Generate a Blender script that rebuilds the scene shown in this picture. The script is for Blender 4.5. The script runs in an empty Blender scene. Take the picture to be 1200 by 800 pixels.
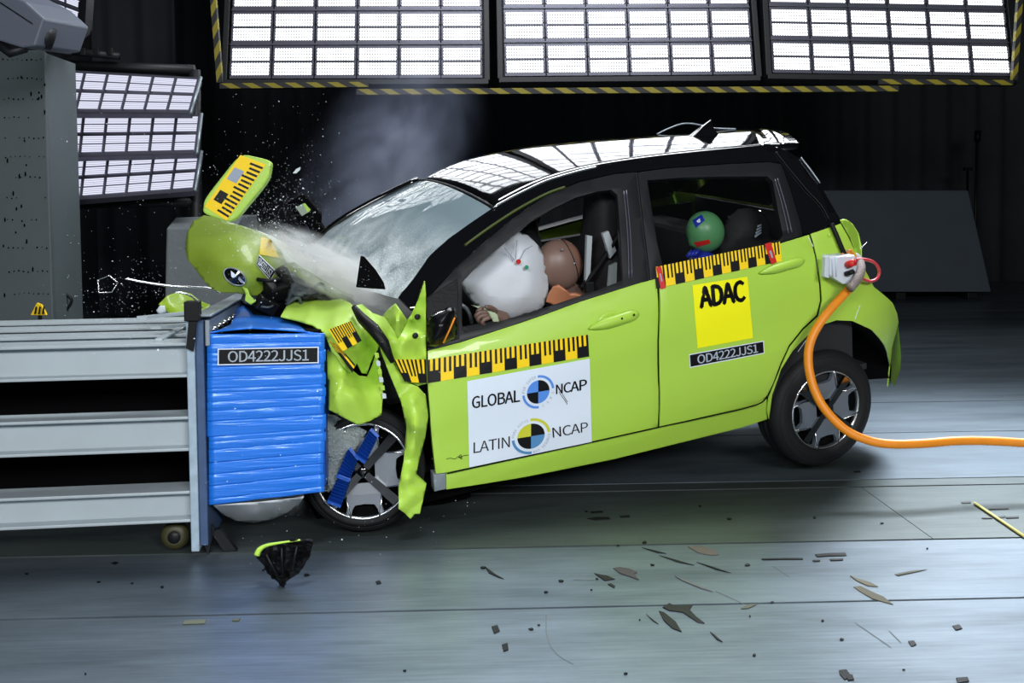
import bpy, bmesh, math, random
import numpy as np
from mathutils import Vector, Matrix, noise, geometry
random.seed(7)
SC = bpy.context.scene
COL = SC.collection
# ------------------------------------------------------------------ camera, world, lamps, exposure
F, PX, PY, EYE = 1150.0, 600.0, 303.0, 1.315
CAM = Vector((0, 0, EYE))
_y, _p, _r = math.radians(1.8), math.radians(2.64), .009
AX_W = Vector((math.sin(_y)*math.cos(_p), math.cos(_y)*math.cos(_p), -math.sin(_p)))
_rt = Vector((math.cos(_y), -math.sin(_y), 0)); _up = _rt.cross(AX_W)
AX_R = _rt*math.cos(_r) - _up*math.sin(_r)
AX_U = _up*math.cos(_r) + _rt*math.sin(_r)
cd = bpy.data.cameras.new('camera'); cam = bpy.data.objects.new('camera', cd); COL.objects.link(cam)
cam.matrix_world = Matrix(((AX_R.x, AX_U.x, -AX_W.x, 0), (AX_R.y, AX_U.y, -AX_W.y, 0), (AX_R.z, AX_U.z, -AX_W.z, EYE), (0, 0, 0, 1)))
cd.sensor_width = 36; cd.lens = F/1200*36; cd.shift_y = -(400-PY)/1200; cd.clip_end = 200
SC.camera = cam
w = bpy.data.worlds.new('world'); SC.world = w; w.use_nodes = True
bg = w.node_tree.nodes['Background']; bg.inputs[0].default_value = (.35, .45, .6, 1); bg.inputs[1].default_value = .05
SC.view_settings.view_transform = 'Standard'; SC.view_settings.look = 'None'
SC.view_settings.exposure = 0.0; SC.view_settings.gamma = 1.0; SC.view_settings.use_curve_mapping = False
SC.cycles.max_bounces = 8; SC.cycles.volume_bounces = 2; SC.cycles.transparent_max_bounces = 12
SC.cycles.sample_clamp_indirect = 6

def area_lamp(name, loc, aim, sx, sy, power, col=(1, .98, .95)):
    l = bpy.data.lights.new(name, 'AREA'); l.shape = 'RECTANGLE'; l.size = sx; l.size_y = sy; l.energy = power; l.color = col
    o = bpy.data.objects.new(name, l); COL.objects.link(o); o.location = loc
    o.rotation_euler = (Vector(aim) - Vector(loc)).to_track_quat('-Z', 'Y').to_euler()
    return o
# the hall's overhead flood banks: one above the car, two on the camera's side of the lane
area_lamp('ceiling_flood', (.8, 6.2, 6.2), (.5, 5.2, 0), 4.5, 1.6, 360, (.93, .97, 1))
area_lamp('side_flood', (-1.8, -3.2, 3.4), (.3, 4.6, .8), 2.6, 1.0, 250, (.97, .99, 1))
area_lamp('side_flood', (2.6, -3.2, 3.4), (.6, 4.6, .8), 2.6, 1.0, 350, (.97, .99, 1))
sl_d = bpy.data.lights.new('floor_fill_spot', 'SPOT'); sl_d.energy = 2400; sl_d.color = (.85, .92, 1); sl_d.spot_size = math.radians(34); sl_d.spot_blend = .9; sl_d.shadow_soft_size = .9  # unseen spot added to brighten the floor near the camera
s2_d = sl_d.copy(); s2_d.energy = 5200; s2_d.spot_size = math.radians(38); s2_o = bpy.data.objects.new('floor_fill_spot', s2_d); COL.objects.link(s2_o); s2_o.location = (4.4, 8.2, 5.2); s2_o.rotation_euler = (Vector((2.8, 5.0, 0))-s2_o.location).to_track_quat('-Z', 'Y').to_euler()  # another unseen spot, added to brighten the floor on the right
sl_o = bpy.data.objects.new('floor_fill_spot', sl_d); COL.objects.link(sl_o); sl_o.location = (.1, 1.6, 4.6); sl_o.rotation_euler = (Vector((.05, 2.4, 0))-sl_o.location).to_track_quat('-Z', 'Y').to_euler()

# ------------------------------------------------------------------ pixel <-> place
def ray(px, py): return AX_W + AX_R*((px-PX)/F) + AX_U*((PY-py)/F)
def floor_pt(px, py, z=0.0):
    d = ray(px, py); return CAM + d*((z-EYE)/d.z)
def at(px, py, Y):
    d = ray(px, py); return CAM + d*(Y/d.y)
def rotm(a, b, c):
    ca, sa, cb, sb, cc, sc_ = math.cos(a), math.sin(a), math.cos(b), math.sin(b), math.cos(c), math.sin(c)
    return Matrix(((ca, -sa, 0), (sa, ca, 0), (0, 0, 1))) @ Matrix(((cb, 0, -sb), (0, 1, 0), (sb, 0, cb))) @ Matrix(((1, 0, 0), (0, cc, -sc_), (0, sc_, cc)))
R3 = rotm(math.radians(18), math.radians(7.5), math.radians(6.5))
WHEEL_R = (0, -.80, .19)
T3 = CAM + ray(968, 480)*4.83 - R3 @ Vector(WHEEL_R)
MCAR = Matrix.Translation(T3) @ R3.to_4x4()
R3T = R3.transposed()
CAR_EYE = R3T @ (CAM - T3)
def on_y(px, py, y):                                       # a point of the car at lateral place y (car frame: x to the rear, y to the far side, z up)
    d = R3T @ ray(px, py); return CAR_EYE + d*((y-CAR_EYE.y)/d.y)
def belt(x): return .86 + (x+1.95)*.132
_pu = [-1.2, -.9, -.78, -.70, -.62, -.52, -.40, -.25, -.12, -.05, 0]
_py = [-.70, -.75, -.795, -.822, -.838, -.846, -.841, -.847, -.836, -.818, -.80]
def side(x, z):                                            # the car's side surface
    u = z - belt(x)
    y = -.80 + .5*u if u > 0 else float(np.interp(u, _pu, _py))
    if x > 0: y += .68*x**2.5
    return y
def on_s(px, py, off=0.0):
    d = R3T @ ray(px, py)
    g = lambda y: (lambda q: side(q.x, q.z) - off - y)(CAR_EYE + d*((y-CAR_EYE.y)/d.y))
    a = -1.0; ga = g(a); y = a
    while y < .4:                                           # walk in from the camera's side to the first meeting, then halve
        b = y+.03; gb = g(b)
        if gb <= 0:
            for _ in range(22):
                c = (y+b)/2
                if g(c) > 0: y = c
                else: b = c
            return on_y(px, py, (y+b)/2)
        y = b
    ys = [-.9+.01*i for i in range(90)]
    return on_y(px, py, min(ys, key=lambda q: abs(g(q))))

# ------------------------------------------------------------------ materials
def srgb(r, g, b):
    f = lambda c: (c/12.92 if c <= .04045 else ((c+.055)/1.055)**2.4)
    return (f(r/255), f(g/255), f(b/255), 1)
def mat(name, col, rough=.5, metal=0.0, coat=0.0, spec=.5, bump=0.0, bscale=30, var=0.0, vscale=8, rvar=0.0, alpha=1.0, trans=0.0, emit=None):
    m = bpy.data.materials.new(name); m.use_nodes = True
    nt = m.node_tree; b = nt.nodes['Principled BSDF']
    b.inputs['Base Color'].default_value = col; b.inputs['Roughness'].default_value = rough; b.inputs['Metallic'].default_value = metal
    b.inputs['Coat Weight'].default_value = coat; b.inputs['Coat Roughness'].default_value = .04; b.inputs['Specular IOR Level'].default_value = spec
    b.inputs['Alpha'].default_value = alpha; b.inputs['Transmission Weight'].default_value = trans
    if emit: b.inputs['Emission Color'].default_value = col; b.inputs['Emission Strength'].default_value = emit
    tc = nt.nodes.new('ShaderNodeTexCoord')
    if var or rvar:
        n = nt.nodes.new('ShaderNodeTexNoise'); n.inputs['Scale'].default_value = vscale; n.inputs['Detail'].default_value = 6
        nt.links.new(tc.outputs['Object'], n.inputs['Vector'])
        if var:
            mx = nt.nodes.new('ShaderNodeMix'); mx.data_type = 'RGBA'
            mx.inputs[6].default_value = tuple(c*(1-var) for c in col[:3])+(1,); mx.inputs[7].default_value = tuple(min(1, c*(1+var)) for c in col[:3])+(1,)
            nt.links.new(n.outputs['Fac'], mx.inputs[0]); nt.links.new(mx.outputs[2], b.inputs['Base Color'])
        if rvar:
            mr = nt.nodes.new('ShaderNodeMapRange'); mr.inputs[3].default_value = max(0, rough-rvar); mr.inputs[4].default_value = min(1, rough+rvar)
            nt.links.new(n.outputs['Fac'], mr.inputs[0]); nt.links.new(mr.outputs[0], b.inputs['Roughness'])
    if bump:
        n2 = nt.nodes.new('ShaderNodeTexNoise'); n2.inputs['Scale'].default_value = bscale; n2.inputs['Detail'].default_value = 4
        nt.links.new(tc.outputs['Object'], n2.inputs['Vector'])
        bp = nt.nodes.new('ShaderNodeBump'); bp.inputs['Strength'].default_value = bump; bp.inputs['Distance'].default_value = .02
        nt.links.new(n2.outputs['Fac'], bp.inputs['Height']); nt.links.new(bp.outputs[0], b.inputs['Normal'])
    return m
LIME = mat('lime_paint', srgb(176, 216, 76), .42, 0, .18)
LIMED = mat('lime_paint_dusted', srgb(150, 182, 40), .5, 0, .2, var=.25, vscale=9)
GLOSSB = mat('gloss_black', (.004, .004, .005, 1), .06, 0, 1.0)
SATB = mat('satin_black', (.010, .011, .013, 1), .42, 0, 0, spec=.25)
PLASB = mat('black_plastic', (.005, .005, .006, 1), .5, spec=.2, bump=.1, bscale=60)
DARK = mat('dark_cavity', (.002, .002, .0024, 1), .9, spec=.05)  # near-black, so the shade inside cavities is put into the colour
RUBBER = mat('tyre_rubber', (.010, .0105, .012, 1), .62, spec=.3, bump=.08, bscale=90)
ALU = mat('machined_alloy', (.30, .32, .35, 1), .34, .85)
ALUB = mat('bright_alloy_rim', (.7, .72, .75, 1), .22, 1.0)
WGREY = mat('wheel_pad_grey', srgb(112, 122, 134), .38, .35)
STEEL = mat('galvanised_steel', srgb(150, 160, 168), .42, .55, var=.12, vscale=6, rvar=.1)
BEAM = mat('painted_beam_grey', srgb(176, 187, 193), .45, .1, var=.10, vscale=5, bump=.03, bscale=25)
PLATEB = mat('worn_blue_grey_paint', srgb(70, 92, 128), .45, .2, var=.35, vscale=14)
PLATEW = mat('chipped_pale_paint', srgb(165, 185, 200), .5, .1, var=.4, vscale=22)
BLUE = mat('blue_foil_sheet', srgb(34, 122, 232), .34, .1, .25)
def streak_bump(m):                                         # long flat creases along the sheet
    nt = m.node_tree; b = nt.nodes['Principled BSDF']; L = nt.links.new
    tc = nt.nodes.new('ShaderNodeTexCoord'); mp = nt.nodes.new('ShaderNodeMapping'); mp.inputs['Scale'].default_value = (3, 3, 45); L(tc.outputs['Object'], mp.inputs[0])
    n = nt.nodes.new('ShaderNodeTexNoise'); n.inputs['Scale'].default_value = 1; n.inputs['Detail'].default_value = 3; L(mp.outputs[0], n.inputs[0])
    bp = nt.nodes.new('ShaderNodeBump'); bp.inputs['Strength'].default_value = .38; bp.inputs['Distance'].default_value = .02; L(n.outputs['Fac'], bp.inputs['Height']); L(bp.outputs[0], b.inputs['Normal']); L(bp.outputs[0], b.inputs['Coat Normal'])
streak_bump(BLUE)
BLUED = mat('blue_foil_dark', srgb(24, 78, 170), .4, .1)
HONEY = mat('honeycomb_grey', srgb(150, 160, 160), .5, .4, var=.3, vscale=60, bump=.6, bscale=110)
MATB = mat('matt_black', (.003, .003, .0035, 1), .85, spec=.04)
MIRB = mat('mirror_black', (.004, .004, .005, 1), .25, spec=.25)
WHITE = mat('white_vinyl', srgb(226, 236, 248), .45)
YEL = mat('yellow_vinyl', srgb(255, 250, 20), .5, spec=.3)
TAPEY = mat('yellow_tape', srgb(255, 214, 20), .5, spec=.3)
BLK = mat('print_black', (.004, .004, .005, 1), .5, spec=.25)
RED = mat('red_tape', srgb(205, 36, 30), .4)
NBLUE = mat('print_blue', srgb(88, 146, 232), .5)
NYEL = mat('print_yellow_green', srgb(206, 206, 50), .5)
NBLUE2 = mat('print_steel_blue', srgb(82, 140, 190), .5)
GREYP = mat('print_grey', srgb(150, 162, 180), .5)
BAG = mat('airbag_fabric', srgb(225, 230, 238), .8, bump=.15, bscale=14)
SKIN = mat('dummy_vinyl_brown', srgb(126, 101, 91), .42)
SKIN2 = mat('dummy_vinyl_cap', srgb(140, 102, 86), .45)
ORNG = mat('dummy_neck_orange', srgb(206, 136, 100), .5)
DGRN = mat('child_dummy_green', srgb(88, 152, 100), .38)
DBLUE = mat('blue_plastic', srgb(30, 50, 170), .4)
CLOTH = mat('seat_fabric_black', (.012, .012, .014, 1), .8, bump=.2, bscale=120)
SEATW = mat('seat_fabric_pale', srgb(168, 176, 180), .7)
CABLE = mat('orange_cable_jacket', srgb(238, 142, 26), .45, var=.12, vscale=18)
SHEATH = mat('grey_braid', srgb(140, 128, 122), .6, bump=.6, bscale=160)
BOXW = mat('white_box_plastic', srgb(205, 212, 222), .4)
CONC = mat('grey_block_paint', srgb(78, 87, 98), .75, var=.12, vscale=3, bump=.05, bscale=40)
SLABM = mat('pale_steel_block', srgb(88, 98, 101), .7, .0, var=.12, vscale=3)
CURT = mat('dark_curtain', (.045, .05, .058, 1), .9, var=.2, vscale=2)
CURTL = mat('grey_curtain', (.03, .035, .045, 1), .9, var=.2, vscale=2)
LFRAME = mat('lamp_frame_grey', (.10, .10, .13, 1), .4, .5)  # lightened blue-grey: the glow between lit strips is in the colour
LFRAMEB = mat('lamp_frame_black', (.012, .013, .015, 1), .5, .3)
PROJG = mat('housing_grey', srgb(92, 98, 112), .5)
DUSTY = mat('dust_white', srgb(205, 215, 222), .8)
def glass_mat(name, tint, alpha, rough=.02):
    m = mat(name, tint, rough, spec=.6, coat=.4, alpha=alpha); return m
WGLASS = glass_mat('side_glass', (.01, .012, .012, 1), .14)
def windscreen_mat():
    m = bpy.data.materials.new('cracked_windscreen'); m.use_nodes = True; nt = m.node_tree; b = nt.nodes['Principled BSDF']
    tc = nt.nodes.new('ShaderNodeTexCoord')
    n1 = nt.nodes.new('ShaderNodeTexNoise'); n1.inputs['Scale'].default_value = 5; n1.inputs['Detail'].default_value = 8; n1.inputs['Distortion'].default_value = 1.2
    v = nt.nodes.new('ShaderNodeTexVoronoi'); v.feature = 'DISTANCE_TO_EDGE'; v.inputs['Scale'].default_value = 75
    nt.links.new(tc.outputs['Object'], n1.inputs['Vector']); nt.links.new(tc.outputs['Object'], v.inputs['Vector'])
    uv = nt.nodes.new('ShaderNodeSeparateXYZ'); nt.links.new(tc.outputs['UV'], uv.inputs[0])
    # v=0 at the roof, 1 at the bonnet: the cracked, dust-covered share grows downwards
    mr = nt.nodes.new('ShaderNodeMapRange'); mr.inputs[1].default_value = .22; mr.inputs[2].default_value = .80; nt.links.new(uv.outputs['Y'], mr.inputs[0])
    cr = nt.nodes.new('ShaderNodeMapRange'); cr.inputs[1].default_value = 0; cr.inputs[2].default_value = .10; cr.inputs[3].default_value = .55; cr.inputs[4].default_value = 0; nt.links.new(v.outputs['Distance'], cr.inputs[0])
    a = nt.nodes.new('ShaderNodeMath'); a.operation = 'MULTIPLY'; nt.links.new(cr.outputs[0], a.inputs[0]); nt.links.new(mr.outputs[0], a.inputs[1])
    nm = nt.nodes.new('ShaderNodeMapRange'); nm.inputs[1].default_value = .25; nm.inputs[2].default_value = .68; nt.links.new(n1.outputs['Fac'], nm.inputs[0])
    d = nt.nodes.new('ShaderNodeMath'); d.operation = 'MULTIPLY'; nt.links.new(nm.outputs[0], d.inputs[0]); nt.links.new(mr.outputs[0], d.inputs[1])
    s = nt.nodes.new('ShaderNodeMath'); s.operation = 'ADD'; nt.links.new(d.outputs[0], s.inputs[0]); nt.links.new(a.outputs[0], s.inputs[1])
    al = nt.nodes.new('ShaderNodeMapRange'); al.inputs[3].default_value = .62; al.inputs[4].default_value = 1.0; nt.links.new(s.outputs[0], al.inputs[0])
    cm = nt.nodes.new('ShaderNodeMix'); cm.data_type = 'RGBA'; cm.inputs[6].default_value = srgb(140, 166, 176); cm.inputs[7].default_value = srgb(236, 245, 248)
    nt.links.new(s.outputs[0], cm.inputs[0]); nt.links.new(cm.outputs[2], b.inputs['Base Color']); nt.links.new(al.outputs[0], b.inputs['Alpha'])
    b.inputs['Roughness'].default_value = .5; b.inputs['Coat Weight'].default_value = 1; b.inputs['Coat Roughness'].default_value = .03
    bp = nt.nodes.new('ShaderNodeBump'); bp.inputs['Strength'].default_value = .15; bp.inputs['Distance'].default_value = .01
    nt.links.new(s.outputs[0], bp.inputs['Height']); nt.links.new(bp.outputs[0], b.inputs['Normal'])
    return m
SCREEN = windscreen_mat()
def led_mat(name, strength, col=(.90, .95, 1), grid=(14, 4, 1)):            # LED strip: rows of bright points on a lit strip, drawn on the strip's own UVs
    m = bpy.data.materials.new(name); m.use_nodes = True; nt = m.node_tree
    for n in list(nt.nodes): nt.nodes.remove(n)
    out = nt.nodes.new('ShaderNodeOutputMaterial'); e = nt.nodes.new('ShaderNodeEmission'); e.inputs[0].default_value = col+(1,)
    tc = nt.nodes.new('ShaderNodeTexCoord'); mp = nt.nodes.new('ShaderNodeVectorMath'); mp.operation = 'MULTIPLY'; mp.inputs[1].default_value = grid
    fr = nt.nodes.new('ShaderNodeVectorMath'); fr.operation = 'FRACTION'; ds = nt.nodes.new('ShaderNodeVectorMath'); ds.operation = 'DISTANCE'; ds.inputs[1].default_value = (.5 if grid[0] else 0, .5, 0)
    mr = nt.nodes.new('ShaderNodeMapRange'); mr.inputs[1].default_value = .15; mr.inputs[2].default_value = .5; mr.inputs[3].default_value = strength*1.5; mr.inputs[4].default_value = strength*(.06 if grid[0] else .5)
    nt.links.new(tc.outputs['UV'], mp.inputs[0]); nt.links.new(mp.outputs[0], fr.inputs[0]); nt.links.new(fr.outputs[0], ds.inputs[0])
    nt.links.new(ds.outputs['Value'], mr.inputs[0]); nt.links.new(mr.outputs[0], e.inputs[1]); nt.links.new(e.outputs[0], out.inputs[0])
    return m
LED = led_mat('led_strip_bright', 6.0)
LEDD = led_mat('led_strip_dim', .75, (.80, .82, 1), (0, 4, 1))
def hazard_mat():
    m = mat('hazard_stripes', TAPEY.node_tree.nodes['Principled BSDF'].inputs[0].default_value, .6); nt = m.node_tree; b = nt.nodes['Principled BSDF']
    tc = nt.nodes.new('ShaderNodeTexCoord'); sp = nt.nodes.new('ShaderNodeSeparateXYZ'); nt.links.new(tc.outputs['UV'], sp.inputs[0])
    ad = nt.nodes.new('ShaderNodeMath'); ad.operation = 'ADD'; nt.links.new(sp.outputs[0], ad.inputs[0]); nt.links.new(sp.outputs[1], ad.inputs[1])
    f = nt.nodes.new('ShaderNodeMath'); f.operation = 'FRACT'; nt.links.new(ad.outputs[0], f.inputs[0])
    g = nt.nodes.new('ShaderNodeMath'); g.operation = 'GREATER_THAN'; g.inputs[1].default_value = .5; nt.links.new(f.outputs[0], g.inputs[0])
    mx = nt.nodes.new('ShaderNodeMix'); mx.data_type = 'RGBA'; mx.inputs[6].default_value = (.01, .01, .01, 1); mx.inputs[7].default_value = srgb(128, 116, 20)
    nt.links.new(g.outputs[0], mx.inputs[0]); nt.links.new(mx.outputs[2], b.inputs['Base Color'])
    return m
HAZ = hazard_mat()

# ------------------------------------------------------------------ mesh helpers
def props(o, label=None, cat=None, group=None, kind=None):
    for k, v in (('label', label), ('category', cat), ('group', group), ('kind', kind)):
        if v: o[k] = v
    return o
def empty(name, label, cat, loc=(0, 0, 0), matrix=None, group=None):
    o = bpy.data.objects.new(name, None); COL.objects.link(o); o.empty_display_size = .1
    if matrix is not None: o.matrix_world = matrix
    else: o.location = loc
    return props(o, label, cat, group)
def mk(name, verts, faces, m, parent=None, smooth=False, uvs=None, solid=0.0, bev=0.0, sub=0, label=None, cat=None, group=None, kind=None, off=-1, recalc=False):
    me = bpy.data.meshes.new(name); me.from_pydata([tuple(v) for v in verts], [], faces)
    if isinstance(m, (list, tuple)):
        for x in m: me.materials.append(x)
    else: me.materials.append(m)
    if uvs is not None:
        ul = me.uv_layers.new()
        for l in me.loops: ul.data[l.index].uv = uvs[l.vertex_index]
    if smooth:
        for p in me.polygons: p.use_smooth = True
    me.validate()
    if recalc:
        bm = bmesh.new(); bm.from_mesh(me); bmesh.ops.recalc_face_normals(bm, faces=bm.faces[:]); bm.to_mesh(me); bm.free()
    me.update()
    return link(name, me, parent, solid, bev, sub, label, cat, group, kind, off)
def link(name, me, parent=None, solid=0.0, bev=0.0, sub=0, label=None, cat=None, group=None, kind=None, off=-1):
    o = bpy.data.objects.new(name, me); COL.objects.link(o)
    if parent is not None: o.parent = parent
    if solid: md = o.modifiers.new('solid', 'SOLIDIFY'); md.thickness = solid; md.offset = off
    if bev: md = o.modifiers.new('bevel', 'BEVEL'); md.width = bev; md.segments = 2; md.limit_method = 'ANGLE'; md.angle_limit = math.radians(40)
    if sub: md = o.modifiers.new('sub', 'SUBSURF'); md.levels = sub; md.render_levels = sub
    return props(o, label, cat, group, kind)
def mk_bm(name, bm, m, parent=None, smooth=False, **k):
    me = bpy.data.meshes.new(name); bm.normal_update(); bm.to_mesh(me); bm.free()
    for x in (m if isinstance(m, (list, tuple)) else [m]): me.materials.append(x)
    if smooth:
        for p in me.polygons: p.use_smooth = True
    return link(name, me, parent, **k)
def box_geo(c, s, M=None):
    vs = [Vector((c[0]+sx*s[0]/2, c[1]+sy*s[1]/2, c[2]+sz*s[2]/2)) for sx in (-1, 1) for sy in (-1, 1) for sz in (-1, 1)]
    if M is not None: vs = [M @ v for v in vs]
    return vs, [(0, 1, 3, 2), (4, 6, 7, 5), (0, 4, 5, 1), (2, 3, 7, 6), (0, 2, 6, 4), (1, 5, 7, 3)]
def join(geos):
    V, Fc = [], []
    for v, f in geos:
        n = len(V); V += list(v); Fc += [tuple(i+n for i in q) for q in f]
    return V, Fc
def box(name, c, s, m, parent=None, M=None, bev=.004, **k):
    v, f = box_geo(c, s, M); return mk(name, v, f, m, parent, bev=bev, **k)
def tube_geo(pts, r, n=10, cap=True):
    pts = [Vector(p) for p in pts]; rs = r if isinstance(r, (list, tuple)) else [r]*len(pts)
    V, Fc = [], []; prev = None
    for i, p in enumerate(pts):
        t = (pts[min(i+1, len(pts)-1)] - pts[max(i-1, 0)]).normalized()
        if prev is None: a = t.orthogonal().normalized()
        else: a = (prev - t*prev.dot(t)).normalized()
        prev = a; b = t.cross(a)
        for k in range(n):
            an = 2*math.pi*k/n; V.append(p + (a*math.cos(an) + b*math.sin(an))*rs[i])
    for i in range(len(pts)-1):
        for k in range(n):
            Fc.append((i*n+k, i*n+(k+1) % n, (i+1)*n+(k+1) % n, (i+1)*n+k))
    if cap: Fc.append(tuple(range(n-1, -1, -1))); Fc.append(tuple(range((len(pts)-1)*n, len(pts)*n)))
    return V, Fc
def spline(pts, n=8):
    pts = [Vector(p) for p in pts]; out = []
    for i in range(len(pts)-1):
        p0, p1, p2, p3 = pts[max(i-1, 0)], pts[i], pts[i+1], pts[min(i+2, len(pts)-1)]
        for k in range(n):
            t = k/n; out.append(.5*((2*p1)+(p2-p0)*t+(2*p0-5*p1+4*p2-p3)*t*t+(3*p1-p0-3*p2+p3)*t**3))
    return out+[pts[-1]]
def tube(name, pts, r, m, parent=None, n=10, sm=0, **k):
    if sm:
        if isinstance(r, (list, tuple)): r = list(np.interp(np.linspace(0, len(r)-1, (len(r)-1)*sm+1), range(len(r)), r))
        pts = spline(pts, sm)
    v, f = tube_geo(pts, r, n); return mk(name, v, f, m, parent, smooth=True, **k)
def lathe_geo(prof, n=40, M=None, closed=False):           # profile of (radius, y), turned about the y axis
    V, Fc = [], []; L = len(prof)
    for k in range(n):
        a = 2*math.pi*k/n
        for r, y in prof:
            v = Vector((r*math.cos(a), y, r*math.sin(a))); V.append(M @ v if M is not None else v)
    for k in range(n):
        for i in range(L if closed else L-1):
            j = (i+1) % L; k2 = (k+1) % n
            Fc.append((k*L+i, k*L+j, k2*L+j, k2*L+i))
    return V, Fc
def fill2d(loops, step, sy=None):                          # a polygon with holes, cut into a grid of small faces (coordinates in the xy plane)
    polys = [[Vector((p[0], p[1], 0)) for p in lp] for lp in loops]
    bm = bmesh.new(); vs = [bm.verts.new(p) for lp in polys for p in lp]
    for t in geometry.tessellate_polygon(polys):
        try: bm.faces.new([vs[i] for i in t])
        except ValueError: pass
    xs = [v.co.x for v in bm.verts]; ys = [v.co.y for v in bm.verts]; sy = sy or step
    for lo, hi, no, st in ((min(xs), max(xs), Vector((1, 0, 0)), step), (min(ys), max(ys), Vector((0, 1, 0)), sy)):
        c = math.floor(lo/st)*st + st
        while c < hi:
            bmesh.ops.bisect_plane(bm, geom=bm.verts[:]+bm.edges[:]+bm.faces[:], plane_co=no*c, plane_no=no, dist=1e-6); c += st
    bmesh.ops.remove_doubles(bm, verts=bm.verts[:], dist=step*1e-3)
    return bm
def orient(bm, toward):
    bm.normal_update(); s = Vector((0, 0, 0))
    for f in bm.faces: s += f.normal*f.calc_area()
    if s.dot(toward) < 0: bmesh.ops.reverse_faces(bm, faces=bm.faces[:])
def panel(name, px, m, parent, holes=(), thick=.018, step=.07, off=0.0, far=False, bev=.004, **k):   # a body panel on the car's side surface
    lp = [[(on_s(*p).x, on_s(*p).z) for p in l] for l in [px, *holes]]
    bm = fill2d(lp, step)
    for v in bm.verts:
        x, z = v.co.x, v.co.y; v.co = Vector((x, side(x, z)-off, z))
        if far: v.co.y = -v.co.y
    orient(bm, Vector((0, 1 if far else -1, 0)))
    return mk_bm(name, bm, m, parent, smooth=True, solid=thick, bev=bev, **k)
def tps(cs, lam=30.0):                                     # smooth surface through scattered values (thin-plate spline)
    P = np.array(cs, float); n = len(P); d2 = ((P[:, None, :2]-P[None, :, :2])**2).sum(-1)
    K = np.where(d2 > 0, .5*d2*np.log(d2+1e-9), 0)+np.eye(n)*lam
    Q = np.c_[np.ones(n), P[:, :2]]; A = np.block([[K, Q], [Q.T, np.zeros((3, 3))]]); c = np.linalg.solve(A, np.r_[P[:, 2], 0, 0, 0])
    def f(x, y):
        r2 = (P[:, 0]-x)**2+(P[:, 1]-y)**2
        return float((c[:n]*np.where(r2 > 0, .5*r2*np.log(r2+1e-9), 0)).sum()+c[n]+c[n+1]*x+c[n+2]*y)
    return f
def sheet(name, pts, m, parent, ctrl=(), step=7, thick=.004, amp=.012, freq=.035, seed=0, place=on_y, smooth=True, **k):   # bent sheet metal; pts are (px, py, lateral place)
    bm = fill2d([pts], step); hgt = tps(list(pts)+list(ctrl))
    fr_r = random.Random(int(seed)+100); folds = [(math.cos(a), math.sin(a), fr_r.uniform(20, 46), fr_r.uniform(0, 50)) for a in [fr_r.uniform(0, math.pi) for _ in range(3)]]
    tri = lambda t: abs((t % 1)*2-1)
    for v in bm.verts:
        x, y = v.co.x, v.co.y
        q = noise.noise(Vector((x*freq*.55, y*freq*.55, seed))); q2 = noise.noise(Vector((x*freq*1.2+y*freq*.5, y*freq*.6, seed+5)))
        v.co = place(x, y, hgt(x, y) + amp*(1.1*abs(q)-.6) + amp*.4*sum(tri((x*a+y*b)/l+o) for a, b, l, o in folds)*.8)
    c = sum((v.co for v in bm.verts), Vector())/len(bm.verts)
    eye = CAR_EYE if place is on_y else CAM
    orient(bm, eye - c)
    ob = mk_bm(name, bm, m, parent, smooth=smooth, solid=thick, **k); ob.data.set_sharp_from_angle(angle=math.radians(38)); return ob
def homog(c):                                              # unit square (0,0)=bottom left .. to a pixel quad given TL, TR, BR, BL
    src = [(0, 1), (1, 1), (1, 0), (0, 0)]; A, b = [], []
    for (u, v), (x, y) in zip(src, c):
        A += [[u, v, 1, 0, 0, 0, -u*x, -v*x], [0, 0, 0, u, v, 1, -u*y, -v*y]]; b += [x, y]
    h = np.linalg.solve(np.array(A, float), np.array(b, float))
    def f(u, v):
        d = h[6]*u+h[7]*v+1; return ((h[0]*u+h[1]*v+h[2])/d, (h[3]*u+h[4]*v+h[5])/d)
    return f
def dec_grid(name, c, m, parent, surf, nx=10, ny=4, r=(0, 1, 0, 1), **k):
    f = homog(c); V, Fc = [], []
    for j in range(ny+1):
        for i in range(nx+1):
            V.append(surf(*f(r[0]+(r[1]-r[0])*i/nx, r[2]+(r[3]-r[2])*j/ny)))
    for j in range(ny):
        for i in range(nx): Fc.append((j*(nx+1)+i, j*(nx+1)+i+1, (j+1)*(nx+1)+i+1, (j+1)*(nx+1)+i))
    return mk(name, V, Fc, m, parent, smooth=True, **k)
def dec_poly(name, c, polys, m, parent, surf, **k):
    f = homog(c); V, Fc = [], []
    for p in polys:
        n = len(V); V += [surf(*f(u, v)) for u, v in p]; Fc.append(tuple(range(n, n+len(p))))
    return mk(name, V, Fc, m, parent, **k)
try: FONT = bpy.data.fonts.load(bpy.utils.system_resource('DATAFILES', path='fonts')+'/Noto Sans CJK Regular.woff2')   # a face that ships with Blender
except Exception: FONT = None
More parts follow.
